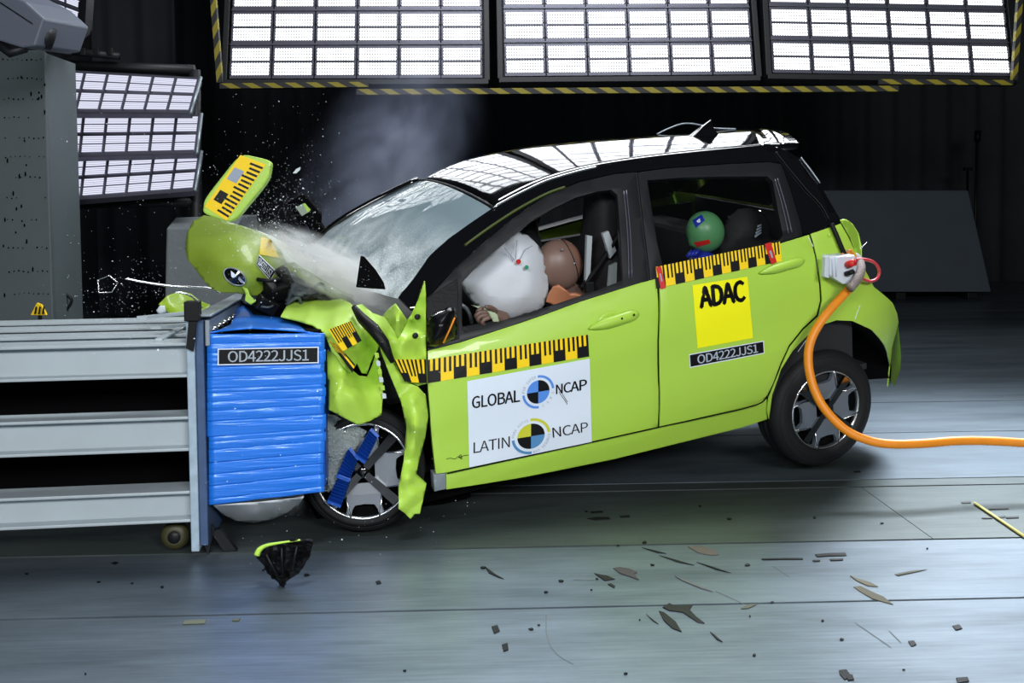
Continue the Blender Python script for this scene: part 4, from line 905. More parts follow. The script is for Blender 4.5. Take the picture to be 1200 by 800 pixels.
# wheels
def wheel(name, center, axis_m, r_out, r_rim, tilt0, squash=1.0):
    e = bpy.data.objects.new(name, None); COL.objects.link(e); e.parent = CAR
    e.matrix_local = Matrix.Translation(center) @ axis_m      # wheel frame: y axis = axle, -y the outer face
    k = r_out
    prof = [(r_rim*1.0, .0), (r_rim*1.03, -.008), (r_rim*1.12, -.012), (k*.86, -.008), (k*.94, .006), (k*.985, .022), (k, .045), (k, .075), (k*.985, .076), (k*.985, .082), (k, .083), (k, .115), (k*.985, .116), (k*.985, .122), (k, .123), (k*.985, .165), (k*.9, .182), (r_rim, .18)]
    v, f = lathe_geo(prof, 72); mk('tyre', v, f, RUBBER, e, smooth=True)
    v, f = join([lathe_geo([(k*.80, -.0118), (k*.81, -.0135), (k*.82, -.0115)], 60), lathe_geo([(k*.90, -.003), (k*.905, -.005), (k*.91, -.002)], 60)]); mk('sidewall_ring', v, f, RUBBER, e, smooth=True)
    v, f = lathe_geo([(r_rim*1.01, .004), (r_rim*1.0, -.004), (r_rim*.955, -.002), (r_rim*.93, .012), (r_rim*.90, .10)], 60); mk('rim', v, f, ALUB, e, smooth=True)
    v, f = lathe_geo([(r_rim*.93, .05), (.0001, .045)], 40); mk('brake_shadow_disc', v, f, DARK, e)
    R = r_rim
    for q in range(4):
        a0 = tilt0+q*math.pi/2
        def pt(u, w_): # radial u, tangential w
            return Vector((u*math.cos(a0)-w_*math.sin(a0), 0, u*math.sin(a0)+w_*math.cos(a0)))
        outer = [(.30, -.20), (.30, .20), (.40, .34), (.55, .40), (.74, .36), (.93, .42), (.93, .31), (.90, .24), (.84, .20), (.84, -.20), (.90, -.24), (.93, -.31), (.93, -.42), (.74, -.36), (.55, -.40), (.40, -.34)]
        outer = [(.25, -.17), (.25, .17), (.37, .31), (.50, .36), (.66, .345), (.80, .37), (.915, .40), (.93, .29), (.80, .265), (.70, .20), (.68, 0), (.70, -.20), (.80, -.265), (.93, -.29), (.915, -.40), (.80, -.37), (.66, -.345), (.50, -.36), (.37, -.31)]
        bm = fill2d([[(u, w_) for u, w_ in outer]], .12)
        for vv in bm.verts: vv.co = pt(vv.co.x*R, vv.co.y*R)+Vector((0, .004+.016*max(0, .5-vv.co.x), 0))
        orient(bm, Vector((0, -1, 0)))
        mk_bm('wheel_pad', bm, WGREY if tilt0 < 5 else ALU, e, solid=.022, bev=.003)
        for s in (-1, 1):
            g = tube_geo([pt(R*.945, s*.29*R)*1.0, pt(R*.80, s*.33*R), pt(R*.44, s*.37*R)], .004, 6); mk('bright_edge', [p+Vector((0, -.001, 0)) for p in g[0]], g[1], ALUB, e, smooth=True)
        a1 = a0+math.pi/4
        sp = [Vector((u*R*math.cos(a1)-w_*R*math.sin(a1), yy, u*R*math.sin(a1)+w_*R*math.cos(a1))) for u, w_, yy in ((.10, -.07, .012), (.10, .07, .012), (.94, .10, .012), (.94, -.10, .012))]
        mk('black_spoke', sp, [(0, 1, 2, 3)], GLOSSB, e, solid=.02)
        g = lathe_geo([(.0001, -.006), (.010, -.006), (.012, .012)], 10, Matrix.Translation(Vector((math.cos(a1)*R*.22, .002, math.sin(a1)*R*.22)))); mk('wheel_nut', g[0], g[1], STEEL, e, smooth=True)
    v, f = lathe_geo([(.0001, -.002), (.028, 0), (.032, .012)], 20); mk('hub_cap', v, f, GLOSSB, e, smooth=True)
    return e
wheel('rear_wheel', WHEEL_R, Matrix.Identity(4), .297, .200, math.radians(2))
wheel('rear_wheel', (0, .80, .19), Matrix.Rotation(math.pi, 4, 'Z'), .297, .200, 0)
# the front wheel stands on the floor under the wreck, turned to face the lane
fwc = CAM + ray(425, 552)*4.02
Mw = MCAR.inverted() @ (Matrix.Translation(fwc) @ Matrix.Rotation(math.radians(2), 4, 'Z') @ Matrix.Rotation(math.radians(-4), 4, 'X'))
wheel('front_wheel', Mw.to_translation(), Mw.to_3x3().to_4x4(), .253, .198, 6.33)

# ------------------------------------------------------------------ crushed nose
sheet('front_fender', [(329, 370, -.55), (336, 358, -.35), (347, 353, -.3), (367, 351, -.30), (385, 352, -.34), (400, 350, -.42), (409, 354, -.55), (414, 358, -.62), (420, 370, -.68), (425, 381, -.74), (434, 391, -.80), (444, 400, -.84), (441, 411, -.82), (437, 418, -.76), (430, 438, -.70), (425, 437, -.74), (419, 425, -.82), (411, 437, -.86), (404, 430, -.88), (396, 420, -.88), (388, 410, -.86), (380, 390, -.80), (366, 380, -.72), (345, 374, -.62)], LIME, CAR, step=3, amp=.045, freq=.05, seed=2, thick=.006, ctrl=[(395, 372, -.70), (410, 390, -.86), (375, 366, -.55), (428, 405, -.72), (420, 412, -.80)])
sheet('front_bumper', [(383, 411, -.80), (392, 412, -.84), (402, 420, -.86), (412, 433, -.82), (421, 440, -.74), (430, 441, -.72), (436, 428, -.74), (440, 414, -.76), (444, 428, -.80), (447, 444, -.84), (449, 462, -.86), (447, 486, -.86), (434, 493, -.88), (420, 498, -.90), (402, 489, -.90), (385, 480, -.88), (384, 445, -.84)], LIME, CAR, step=3, amp=.03, freq=.045, seed=6, thick=.006, ctrl=[(415, 462, -.93), (400, 445, -.90)])
for k in range(6):
    x, y = 440.5+k*1.7, 416+k*9.5
    mk('clip_tab', [on_y(x+a, y+b, -.87) for a, b in ((-1.5, -3), (3.2, -2.2), (3.8, 3), (-.6, 3.4))], [(0, 3, 2, 1)], DUSTY if k % 2 else LIME, CAR, solid=.006)
sheet('torn_wing_strip', [(443, 398, -.86), (452, 410, -.88), (462, 428, -.88), (476, 447, -.87), (490, 453, -.86), (499, 463, -.86), (502, 488, -.87), (498, 514, -.88), (492, 535, -.90), (488, 555, -.92), (500, 566, -.94), (496, 585, -.98), (492, 602, -1.0), (486, 602, -1.0), (481, 608, -1.0), (474, 601, -1.0), (467, 596, -1.0), (467, 570, -.98), (473, 540, -.90), (476, 500, -.88), (470, 471, -.87), (458, 442, -.87), (447, 414, -.86)], LIME, CAR, step=3, amp=.03, freq=.04, seed=9, thick=.006, ctrl=[(486, 500, -.97), (480, 560, -1.02), (485, 470, -.93), (483, 530, -.94), (478, 585, -1.0)])
sheet('cowl_side_panel', [(416, 358, -.60), (424, 356, -.58), (436, 366, -.62), (449, 371, -.66), (456, 364, -.68), (463, 356, -.70), (470, 365, -.74), (477, 376, -.72), (482, 368, -.70), (490, 351, -.72), (497, 329, -.72), (498.5, 345, -.76), (498.5, 380, -.80), (499.5, 412, -.82), (501, 449, -.84), (490, 452, -.85), (476, 447, -.85), (462, 427, -.84), (446, 399, -.80), (430, 377, -.72)], LIME, CAR, step=3, amp=.035, freq=.06, seed=15, thick=.006, ctrl=[(470, 395, -.86), (463, 380, -.80), (485, 425, -.86), (489, 380, -.76)])
sheet('folded_flap', [(449, 369, -.72), (456, 361, -.78), (463, 355.5, -.82), (470, 364, -.86), (478, 376, -.82), (472, 388, -.84), (466, 398, -.84), (462, 388, -.88), (455, 378, -.80)], LIME, CAR, step=4, amp=.02, seed=21, thick=.005, ctrl=[(466, 375, -.92)])
tube('dark_seam', [on_y(x, y, yy) for x, y, yy in ((415, 360, -.70), (424, 373, -.78), (438, 386, -.86), (450, 402, -.90), (460, 424, -.90))], [.012, .022, .026, .022, .010], BLK, CAR, n=8)
for x, y in ((487, 393.5), (489.5, 371.5)):
    v, f = lathe_geo([(.0001, -.004), (.006, -.004), (.010, 0), (.013, .004)], 12, Matrix.Translation(on_y(x, y, -.845 if y > 380 else -.78))); mk('panel_bolt', v, f, SATB, CAR, smooth=True)
ruler('scale_tape', [(461, 421), (499.5, 421), (500.5, 449), (474, 447)], CAR, lambda x, y: on_y(x, y, -.89), lambda x, y: on_y(x, y, -.893), 3, 0, label='yellow and black scale tape on the torn wing')
ruler('scale_tape', [(385, 386), (411, 376), (424, 399), (401, 412)], CAR, lambda x, y: on_y(x, y, -.915), lambda x, y: on_y(x, y, -.918), 4, 1, label='crumpled yellow and black scale tape on the crushed fender')
ruler('scale_tape', [(384, 398), (397, 405), (416, 427), (413, 437)], CAR, lambda x, y: on_y(x, y, -.912), lambda x, y: on_y(x, y, -.915), 3, 0, label='torn end of the scale tape hanging from the fender')
# folded bonnet
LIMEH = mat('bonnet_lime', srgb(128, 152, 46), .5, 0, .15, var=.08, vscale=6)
bon = [(239, 252, .25), (250, 254, .22), (262, 258, .15), (285, 265, .02), (300, 270, -.06), (311, 275, -.10), (322, 285, -.12), (331, 296, -.14), (335, 306, -.16), (330, 319, -.20), (322, 328, -.24), (313, 334, -.27), (303, 346, -.30), (293, 347, -.30), (278, 343, -.30), (260, 343, -.29), (249, 339, -.27), (240, 331, -.24), (229, 316, -.18), (220, 304, -.10), (216.5, 290, 0), (219, 273, .12), (226, 259, .22)]
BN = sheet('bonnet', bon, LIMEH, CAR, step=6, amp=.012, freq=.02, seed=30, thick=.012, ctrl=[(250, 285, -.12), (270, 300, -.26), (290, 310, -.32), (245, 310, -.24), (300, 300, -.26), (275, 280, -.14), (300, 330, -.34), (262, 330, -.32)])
from mathutils.bvhtree import BVHTree
bpy.context.view_layer.update()
def surf_of(o, off):                                        # a point on a built part, just proud of it
    dg = bpy.context.evaluated_depsgraph_get(); bv = BVHTree.FromObject(o, dg)
    def f(px, py):
        d = (R3T @ ray(px, py)).normalized(); h = bv.ray_cast(CAR_EYE, d)
        p = h[0] if h[0] is not None else on_y(px, py, -.3)
        return p - d*off
    return f
sb1, sb2, sb3 = surf_of(BN, .006), surf_of(BN, .009), surf_of(BN, .012)
dec_grid('yellow_patch', [(306, 277), (318, 281), (327, 302), (304, 298)], mat('dusty_yellow', srgb(222, 196, 60), .6, var=.1), BN, sb1, 4, 4)
lab = [(303.5, 298), (324, 317.5), (316.5, 329), (300, 309.5)]
q_ = dec_grid('code_plate', lab, WHITE, BN, sb1, 4, 2, label='slanting code plate on the bonnet'); dec_grid('black_field', lab, BLK, q_, sb2, 4, 2, r=(.02, .98, .08, .92))
dec_text('lettering', lab, 'OD4222JJS1', (.08, .92, .16, .84), WHITE, q_, sb3, .01)
el = [(275+math.cos(a)*14*math.cos(.55)-math.sin(a)*8.6*math.sin(.55), 324+math.cos(a)*14*math.sin(.55)+math.sin(a)*8.6*math.cos(.55)) for a in [2*math.pi*i/28 for i in range(28)]]
def fan(name, P, m, parent, s, **k):
    c = (sum(p[0] for p in P)/len(P), sum(p[1] for p in P)/len(P)); V = [s(*c)]+[s(*p) for p in P]; n = len(P)
    return mk(name, V, [(0, 1+(i+1) % n, 1+i) for i in range(n)], m, parent, **k)
em = fan('oval_badge', el, GLOSSB, BN, sb2, label='dark oval badge with a pale mark'); 
v, f = tube_geo([sb2(*p) for p in el+el[:1]], .003, 6); mk('badge_rim', v, f, STEEL, em, smooth=True)
fan('badge_mark', [(270.5, 317), (275.5, 321), (277, 324), (273, 325.5), (271, 324)], WHITE, em, sb3)
fan('badge_mark', [(280, 324), (285, 329), (287, 332), (282, 331), (279, 327)], GREYP, em, sb3)
fan('lens_highlight', [(246, 268), (250, 262), (251, 263), (243, 274)], WHITE, BN, sb1) if False else None
# rear half of the bonnet, bent up and dusted white; its underside beam
sheet('bonnet_rear', [(302, 270, .30), (318, 276, .28), (335, 286, .22), (352, 297, .15), (370, 309, .08), (392, 322, .0), (412, 335, -.1), (432, 345, -.2), (446, 352, -.3), (436, 357, -.36), (418, 352, -.36), (400, 343, -.34), (380, 331, -.30), (362, 320, -.25), (346, 311, -.22), (336, 304, -.18), (322, 288, -.10)], mat('dusted_lime', srgb(205, 216, 205), .8, var=.22, vscale=14, bump=.4, bscale=60), CAR, step=5, amp=.03, seed=33, thick=.01)
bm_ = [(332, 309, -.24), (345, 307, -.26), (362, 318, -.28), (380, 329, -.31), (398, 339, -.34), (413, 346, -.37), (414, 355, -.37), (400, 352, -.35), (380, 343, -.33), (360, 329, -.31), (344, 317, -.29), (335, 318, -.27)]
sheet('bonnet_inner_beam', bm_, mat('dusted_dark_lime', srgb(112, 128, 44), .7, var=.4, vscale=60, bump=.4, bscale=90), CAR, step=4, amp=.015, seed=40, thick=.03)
# what shows of the engine bay
ebm = mat('engine_bay_grey', srgb(70, 78, 82), .6, var=.5, vscale=25, bump=.4, bscale=50)
ER = random.Random(11)
def chunk(name, px, py, y, s, m, rot=(0, 0, 0)):
    p = on_y(px, py, y); M = Matrix.Translation(p) @ Matrix.Rotation(rot[0], 4, 'X') @ Matrix.Rotation(rot[1], 4, 'Y') @ Matrix.Rotation(rot[2], 4, 'Z')
    v, f = box_geo((0, 0, 0), s, M); return mk(name, v, f, m, CAR, bev=.008)
chunk('motor_housing', 345, 372, -.05, (.40, .5, .26), DARK)
chunk('inner_wing', 385, 345, -.10, (.42, .30, .06), ebm, (0, .35, 0))
chunk('coolant_tank', 345, 343, -.22, (.10, .10, .12), ebm, (.2, .4, .3))
chunk('fuse_box', 322, 340, -.28, (.09, .08, .08), BLK, (.5, .2, .4))
chunk('bracket', 312, 357, -.32, (.10, .05, .06), BLK, (.2, .7, .2))
chunk('bracket', 334, 325, -.26, (.05, .05, .10), BLK, (.2, -.3, .2))
chunk('cross_member', 300, 352, -.25, (.12, .05, .04), ebm, (.2, .5, .2))
chunk('subframe', 445, 520, -.35, (.7, .4, .55), DARK)
chunk('front_underbody', 330, 590, .1, (.7, .6, .2), DARK)
chunk('inner_fender', 455, 480, -.62, (.34, .06, .42), DARK, (0, .1, 0))
for k in range(7):
    x, y = ER.uniform(295, 400), ER.uniform(326, 358)
    tube('hose', [on_y(x, y, -.33), on_y(x+ER.uniform(5, 16), y+ER.uniform(-8, 8), -.36), on_y(x+ER.uniform(16, 30), y+ER.uniform(-6, 12), -.30)], ER.uniform(.005, .011), ER.choice([BLK, PLASB, ebm]), CAR, n=8, sm=5)
sheet('lime_bracket', [(284, 336, -.33), (290, 338, -.34), (293, 346, -.35), (300, 353, -.35), (294, 357, -.35), (287, 352, -.35), (288, 344, -.34)], LIME, CAR, step=3, amp=.01, seed=44)
sheet('far_bumper_scrap', [(186, 356, .35), (196, 346, .4), (212, 341, .45), (224, 344, .45), (234, 352, .4), (246, 357, .3), (240, 366, .25), (222, 369, .25), (200, 368, .3)], LIMED, CAR, step=4, amp=.03, freq=.07, seed=50, thick=.006)
for P in ([(146, 326), (170, 331), (200, 335), (228, 336.5), (246, 338), (258, 344)], [(206, 342), (220, 345), (230, 352), (237, 361)]):
    tube('bent_wire', [on_y(x, y, .1) for x, y in P], .005, ALUB, CAR, n=6, sm=5)
puff('white_foam_piece', [(183, 364), (187, 358), (193, 358), (195, 366), (186, 368)], .3, .03, DUSTY, CAR, step=3)

# ------------------------------------------------------------------ things in and on the car
def on_car(name, label, cat, px, py, y, group=None):
    p = on_y(px, py, y); e = empty(name, label, cat, matrix=MCAR @ Matrix.Translation(p), group=group)
    return e, (lambda x, yy, lat: on_y(x, yy, lat)-p)
def skin_body(name, pts, edges, m, parent, sub=2):
    me = bpy.data.meshes.new(name); me.from_pydata([tuple(p[0]) for p in pts], edges, []); me.materials.append(m)
    o = bpy.data.objects.new(name, me); COL.objects.link(o); o.parent = parent
    o.modifiers.new('skin', 'SKIN'); md = o.modifiers.new('sub', 'SUBSURF'); md.levels = md.render_levels = sub
    for i, (p, r) in enumerate(pts): me.skin_vertices[0].data[i].radius = (r, r)
    me.skin_vertices[0].data[0].use_root = True
    for p in me.polygons: p.use_smooth = True
    o.modifiers['skin'].use_smooth_shade = True
    return o
DD, dl = on_car('driver_dummy', 'brown crash test dummy in the driving seat, its bald head pressed into the white airbag', 'dummy', 690, 430, -.36)
P = [(dl(705, 460, -.36), .15), (dl(698, 420, -.36), .14), (dl(688, 385, -.36), .15), (dl(676, 358, -.36), .12), (dl(664, 338, -.37), .055),
     (dl(684, 368, -.52), .065), (dl(650, 396, -.56), .050), (dl(612, 384, -.52), .040), (dl(596, 375, -.50), .034), (dl(670, 372, -.20), .065), (dl(630, 400, -.16), .05)]
skin_body('body', P, [(0, 1), (1, 2), (2, 3), (3, 4), (3, 5), (5, 6), (6, 7), (7, 8), (3, 9), (9, 10)], SKIN, DD, 2)
hc = dl(655, 310, -.38); hr = .112
hM = Matrix.Rotation(math.radians(-14), 4, 'Y')
# head: skull with a brow, nose and chin turned into the airbag; the cap at the back is its own piece behind a seam
V, Fc = ellip_geo((0, 0, 0), (1, 1, 1), None, 32, 24); HV = []
for p in V:
    x, y, z = p; r = Vector((x*1.02*hr, y*.80*hr, z*1.10*hr))
    if x < -.2: r.x *= 1-.10*max(0, -z)                    # jaw
    nose = math.exp(-((y/.18)**2+((z+.12)/.22)**2))*max(0, -x); r.x -= .022*nose
    brow = math.exp(-((z-.18)/.12)**2)*max(0, -x)*.006; r.x -= brow
    eye_ = (math.exp(-(((y-.34)/.16)**2+((z-.02)/.11)**2))+math.exp(-(((y+.34)/.16)**2+((z-.02)/.11)**2)))*max(0, -x); r.x += .010*eye_
    mouth = math.exp(-((y/.32)**2+((z+.5)/.05)**2))*max(0, -x); r.x += .006*mouth
    HV.append(hc + (hM @ r))
hd = mk('head', HV, Fc, SKIN, DD, smooth=True)
capV = []
for p in V:
    x, y, z = p; a = Vector((x*1.02*hr, y*.80*hr, z*1.10*hr))
    capV.append(hc+(hM @ (a*1.012)))
ci = [i for i, p in enumerate(V) if p.x > .42]
cF = [q for q in Fc if all(i in set(ci) for i in q)]
mk('skull_cap', capV, cF, SKIN2, hd, smooth=True, label='paler cap at the back of the dummy head')
def rim_pts(t, s): return [hc+hM @ Vector((t*1.02*hr*s, math.sqrt(1-t*t)*math.cos(a)*.80*hr*s, math.sqrt(1-t*t)*math.sin(a)*1.10*hr*s)) for a in [2*math.pi*i/36 for i in range(37)]]
v, f = tube_geo(rim_pts(.44, 1.006), .0022, 5); mk('cap_seam', v, f, BLK, hd, smooth=True)
def stud_at(px, py, nm, r, m):
    inv = hM.inverted(); o = CAR_EYE-(on_y(690, 430, -.36)+hc); d = (R3T @ ray(px, py)).normalized()
    p = on_y(px, py, -.38-.088)-on_y(690, 430, -.36)
    v, f = ellip_geo(p, (r, r*.7, r), None, 10, 6); mk(nm, v, f, m, hd, smooth=True)
for x, y in ((659, 292.5), (673, 308.5)): stud_at(x, y, 'head_screw', .006, STEEL)
# orange jacket collar curling up under the head
sheet('neck_shield', [(640, 352, -.44), (643, 343, -.46), (648, 335, -.48), (655, 333, -.50), (662, 338, -.51), (668, 343, -.50), (675, 343, -.50), (681, 345, -.50), (679, 349, -.47), (670, 353, -.46), (655, 358, -.45)], ORNG, DD, step=3, amp=.004, thick=.012, seed=2, place=lambda x, y, l: dl(x, y, l), label='curled orange neck shield')
# the hand on the lower edge of the airbag
def hand(pc, parent, m):
    W_, A_ = pc(596, 374, -.50), pc(588, 371, -.50)
    pts = [(W_, .030), (A_, .030), (pc(580, 369, -.51), .030), (pc(573, 367, -.51), .024)]
    ed = [(0, 1), (1, 2), (2, 3)]
    skin_body('hand', pts, ed, m, parent, 2)
    for k, (a, b, c, d_) in enumerate((((572, 363.5), (564, 361), (559, 365), (561, 370)), ((572, 366), (562, 365.5), (557, 370), (560, 374)), ((573, 369), (563, 370), (559, 374.5), (563, 378)), ((575, 371.5), (567, 374), (564, 378), (568, 380.5)))):
        L_ = -.52-.012*k
        skin_body('finger', [(pc(*a, L_), .0125), (pc(*b, L_), .0115), (pc(*c, L_), .0105), (pc(*d_, L_+.015), .009)], [(0, 1), (1, 2), (2, 3)], m, parent, 2)
    skin_body('thumb', [(pc(582, 365, -.53), .014), (pc(575, 360, -.56), .012), (pc(568, 359, -.57), .0105)], [(0, 1), (1, 2)], m, parent, 2)
hand(dl, DD, SKIN)
CD_, cl_ = on_car('child_dummy', 'child crash test dummy with a green head and blue forehead sticker at the rear window', 'dummy', 818, 330, -.48)
ch = cl_(826.5, 271.5, -.50); rr = .098
V, Fc = ellip_geo((0, 0, 0), (1, 1, 1), None, 28, 20); HV = []
cM = Matrix.Rotation(math.radians(-20), 4, 'Y')
for p in V:
    r = Vector((p.x*.97*rr, p.y*.85*rr, p.z*1.05*rr)); r.x -= .012*math.exp(-((p.y/.2)**2+((p.z+.15)/.22)**2))*max(0, -p.x)
    r.x += .006*(math.exp(-(((p.y-.34)/.16)**2+((p.z-.02)/.12)**2))+math.exp(-(((p.y+.34)/.16)**2+((p.z-.02)/.12)**2)))*max(0, -p.x)
    HV.append(ch+cM @ r)
chd = mk('head', HV, Fc, DGRN, CD_, smooth=True)
bpy.context.view_layer.update()
_o = on_y(818, 330, -.48); _bv = BVHTree.FromObject(chd, bpy.context.evaluated_depsgraph_get())
def chs(off):
    def f(px, py):
        d = (R3T @ ray(px, py)).normalized(); h = _bv.ray_cast(CAR_EYE-_o, d); p = h[0] if h[0] is not None else cl_(px, py, -.55); return p-d*off
    return f
e = dec_grid('forehead_sticker', [(811.5, 258), (822, 251), (826, 258), (815.5, 267)], DBLUE, chd, chs(.003), 4, 4, label='blue sticker with a white mark'); fan('white_mark', [(816, 259), (820, 255.5), (821, 260), (818, 261)], WHITE, e, chs(.005))
dec_grid('face_band', [(813, 284), (831, 280.5), (833, 285), (817, 289.5)], RED, chd, chs(.003), 5, 2, label='red band across the face')
skin_body('body', [(cl_(836, 350, -.46), .10), (cl_(830, 322, -.46), .10), (cl_(824, 304, -.48), .07), (cl_(820, 292, -.49), .04), (cl_(808, 325, -.56), .04), (cl_(800, 340, -.56), .032)], [(0, 1), (1, 2), (2, 3), (2, 4), (4, 5)], DBLUE, CD_, 2)
for k in range(3): tube('neck_rib', [cl_(805+k*4, 301-k*.6, -.57), cl_(811+k*4, 294-k*.6, -.57)], .009, DBLUE, CD_, n=8)
CS_, sl_ = on_car('child_carrier', 'bulky black child seat shell behind the green dummy head', 'seat', 880, 330, -.40)
puff_px = [(842, 300), (846, 275), (852, 256), (864, 245), (880, 243), (895, 250), (903, 264), (906, 282), (900, 292), (870, 300)]
bm = fill2d([puff_px], 5); B_ = [Vector(p) for p in puff_px]; bn = [B_[i].lerp(B_[(i+1) % len(B_)], t/6) for i in range(len(B_)) for t in range(6)]
for v in bm.verts:
    q = Vector((v.co.x, v.co.y)); d = min((q-b).length for b in bn); v.co = sl_(q.x, q.y, -.42-.10*min(1, d/22)**.6)
orient(bm, Vector((0, -1, 0))); mk_bm('shell', bm, CLOTH, CS_, smooth=True, solid=.02)
for k in range(4):
    mk('white_print', [sl_(x, y, -.536) for x, y in ((884+k*1.2, 276-k*4), (892, 271.5-k*3), (892.5, 273-k*3), (885+k*.8, 278.5-k*4))], [(0, 3, 2, 1)], GREYP, CS_)
box('base', sl_(868, 318, -.40), (.34, .34, .18), CLOTH, CS_, bev=.03)
# junction box and cable
JB = empty('junction_box', 'white plastic junction box with red and black plugs stuck on the car tail', 'box', matrix=MCAR @ Matrix.Translation(on_y(992, 317, -.82))); jo = on_y(992, 317, -.82); jl = lambda x, y, l: on_s(x, y, -(l+.80))-jo
A = [jl(972, 301, -.87), jl(1003, 299, -.88), jl(1008, 332, -.88), jl(988, 333, -.88), jl(972, 323, -.87)]
A2 = [p+Vector((.02, .13, 0)) for p in A]; n = 5
mk('housing', A+A2, [tuple(range(n)), tuple(range(2*n-1, n-1, -1))]+[(i, n+i, n+(i+1) % n, (i+1) % n) for i in range(n)], BOXW, JB, bev=.008)
mk('flange', [jl(x, y, -.885) for x, y in ((967.5, 300.5), (972.5, 300), (972, 326), (966.5, 324.5))], [(0, 3, 2, 1)], BOXW, JB, solid=.03, bev=.004)
for a in (976, 980): tube('ridge', [jl(a, 302, -.875), jl(a, 324, -.875)], .004, BOXW, JB, n=6)
tube('red_plug', [jl(993, 310.5, -.88), jl(1001, 307, -.92)], .017, RED, JB, n=12); tube('black_plug', [jl(991, 321, -.88), jl(1000, 318, -.92)], .012, BLK, JB, n=10)
tube('red_wire', [jl(x, y, -.84) for x, y in ((1003, 304), (1014, 304), (1025, 308), (1030.5, 317), (1028, 326), (1020, 329.5), (1012, 327), (1008, 324))], .0075, mat('pink_red_wire', srgb(200, 60, 70), .4), JB, n=8, sm=5)
tube('wire_tail', [jl(x, y, -.80) for x, y in ((1008, 291), (1012, 288), (1016, 284))], .003, ALUB, JB, n=6)
cb = empty('umbilical_cable', 'thick orange cable with a grey braided end looping down from the car to the side', 'cable', loc=floor_pt(1190, 545)); co = cb.location
cw = lambda x, y, l: MCAR @ on_y(x, y, l) - co
tube('braided_sheath', [cw(x, y, l) for x, y, l in ((1003, 301, -.80), (1007, 306, -.86), (1009, 314, -.92), (1007, 323, -.95), (1001, 332, -.97), (996, 338, -.98))], .021, SHEATH, cb, n=12, sm=5)
cpts = [(998, 335, 4.62), (988, 346, 4.60), (970, 366, 4.56), (955, 388, 4.54), (948, 408, 4.53), (948, 432, 4.51), (955, 458, 4.49), (968, 481, 4.47), (990, 503, 4.45), (1015, 515, 4.44), (1042, 520, 4.44), (1080, 519.5, 4.46), (1120, 516.5, 4.50), (1160, 516.5, 4.52), (1205, 519, 4.52), (1260, 521, 4.50)]
tube('orange_jacket', [CAM+ray(x, y)*z-co for x, y, z in cpts], .0205, CABLE, cb, n=14, sm=6)
for k in range(3):
    tube('lead', [cw(x, y, -.86) for x, y in ((985+k*3, 300), (990+k*3, 295-k), (998+k*2, 297+k*2), (1004, 305+k*2))], .006, [CABLE, SHEATH, CABLE][k], cb, n=6, sm=4)

# ------------------------------------------------------------------ flying pieces
def slab(name, px, Z, m, th, label, cat, tilt=0.0, slant=0.0, bev=.004):
    P = [CAM+ray(x, y)*(Z+(x-px[0][0])*slant+(y-px[0][1])*tilt) for x, y in px]; c = sum(P, Vector())/len(P); n = len(P)
    nr_ = (P[1]-P[0]).cross(P[2]-P[0])
    for i in range(2, n-1): nr_ += (P[i]-P[0]).cross(P[i+1]-P[0])
    nr_.normalize(); nr_ = nr_ if nr_.y > 0 else -nr_
    V = [p-c for p in P]+[p-c+nr_*th for p in P]
    o = mk(name, V, [tuple(range(n)), tuple(range(2*n-1, n-1, -1))]+[(i, n+i, n+(i+1) % n, (i+1) % n) for i in range(n)], m, None, bev=bev, label=label, cat=cat)
    bm = bmesh.new(); bm.from_mesh(o.data); bmesh.ops.recalc_face_normals(bm, faces=bm.faces[:]); bm.to_mesh(o.data); bm.free()
    o.location = c; return o, c, nr_
def rnd(P, r=.28, n=4):                                     # round a polygon's corners
    out = []
    for i in range(len(P)):
        a, b, c = Vector(P[i-1]), Vector(P[i]), Vector(P[(i+1) % len(P)]); s, e = b.lerp(a, r), b.lerp(c, r)
        for k in range(n+1):
            t = k/n; out.append(tuple(s*(1-t)**2+b*2*t*(1-t)+e*t*t))
    return out
FZ = 4.15
fp_, fc_, fn_ = slab('flying_fascia', rnd([(281, 179.5), (318, 188), (314, 211), (272, 262), (237, 250), (239, 233)], .25), FZ, LIME, .05, 'lime green panel with ruled yellow tape flying above the folded bonnet', 'panel', bev=.008)
def fl_s(off):
    def f(x, y):
        d = ray(x, y); t = (fc_-CAM).dot(fn_)/d.dot(fn_); return CAM+d*t - fn_*off - fc_
    return f
fq = [(283, 182), (303, 187), (262, 257), (240, 240)]
ft = dec_grid('scale_tape', [(282, 181.5), (312, 193), (266, 258.5), (240, 242)], TAPEY, fp_, fl_s(.003), 4, 6)
tq = [(240, 242), (282, 181.5), (312, 193), (266, 258.5)]
P = []
for i in range(13):
    a = .05+i*.072; P.append([(a, .02), (a+.034, .02), (a+.034, .42 if i % 3 else .50), (a, .42 if i % 3 else .50)])
dec_poly('black_scale_marks', tq, P+[[(.17, .50), (.36, .50), (.36, .86), (.17, .86)]], BLK, ft, fl_s(.005))
dec_poly('faded_scale_mark', tq, [[(.56, .50), (.78, .50), (.78, .90), (.56, .90)]], GREYP, ft, fl_s(.005))  # grey, faded block of the scale
slab('flying_shard', [(422.5, 299.5), (426.5, 300.5), (440, 316), (449.5, 331), (451.5, 339), (434, 338), (417, 336.5)], 3.85, MATB, .012, 'black triangular plastic shard flying before the cracked windscreen', 'shard', bev=.002)
slab('flying_flake', [(343, 203), (347, 198), (352, 195.5), (351.5, 199), (347, 203)], 4.3, DUSTY, .004, 'small white flake flying beside the black far mirror', 'flake', bev=0)
pr = [CAM+ray(x, y)*4.2 for x, y in ((114, 328), (128, 322.5), (138, 331), (131, 342), (116, 343), (114, 328))]; c = pr[0].copy()
tube('flying_clip_ring', [p-c for p in pr], .003, ALUB, None, n=5, label='five-sided pale ring flying above the barrier beams', cat='ring').location = c
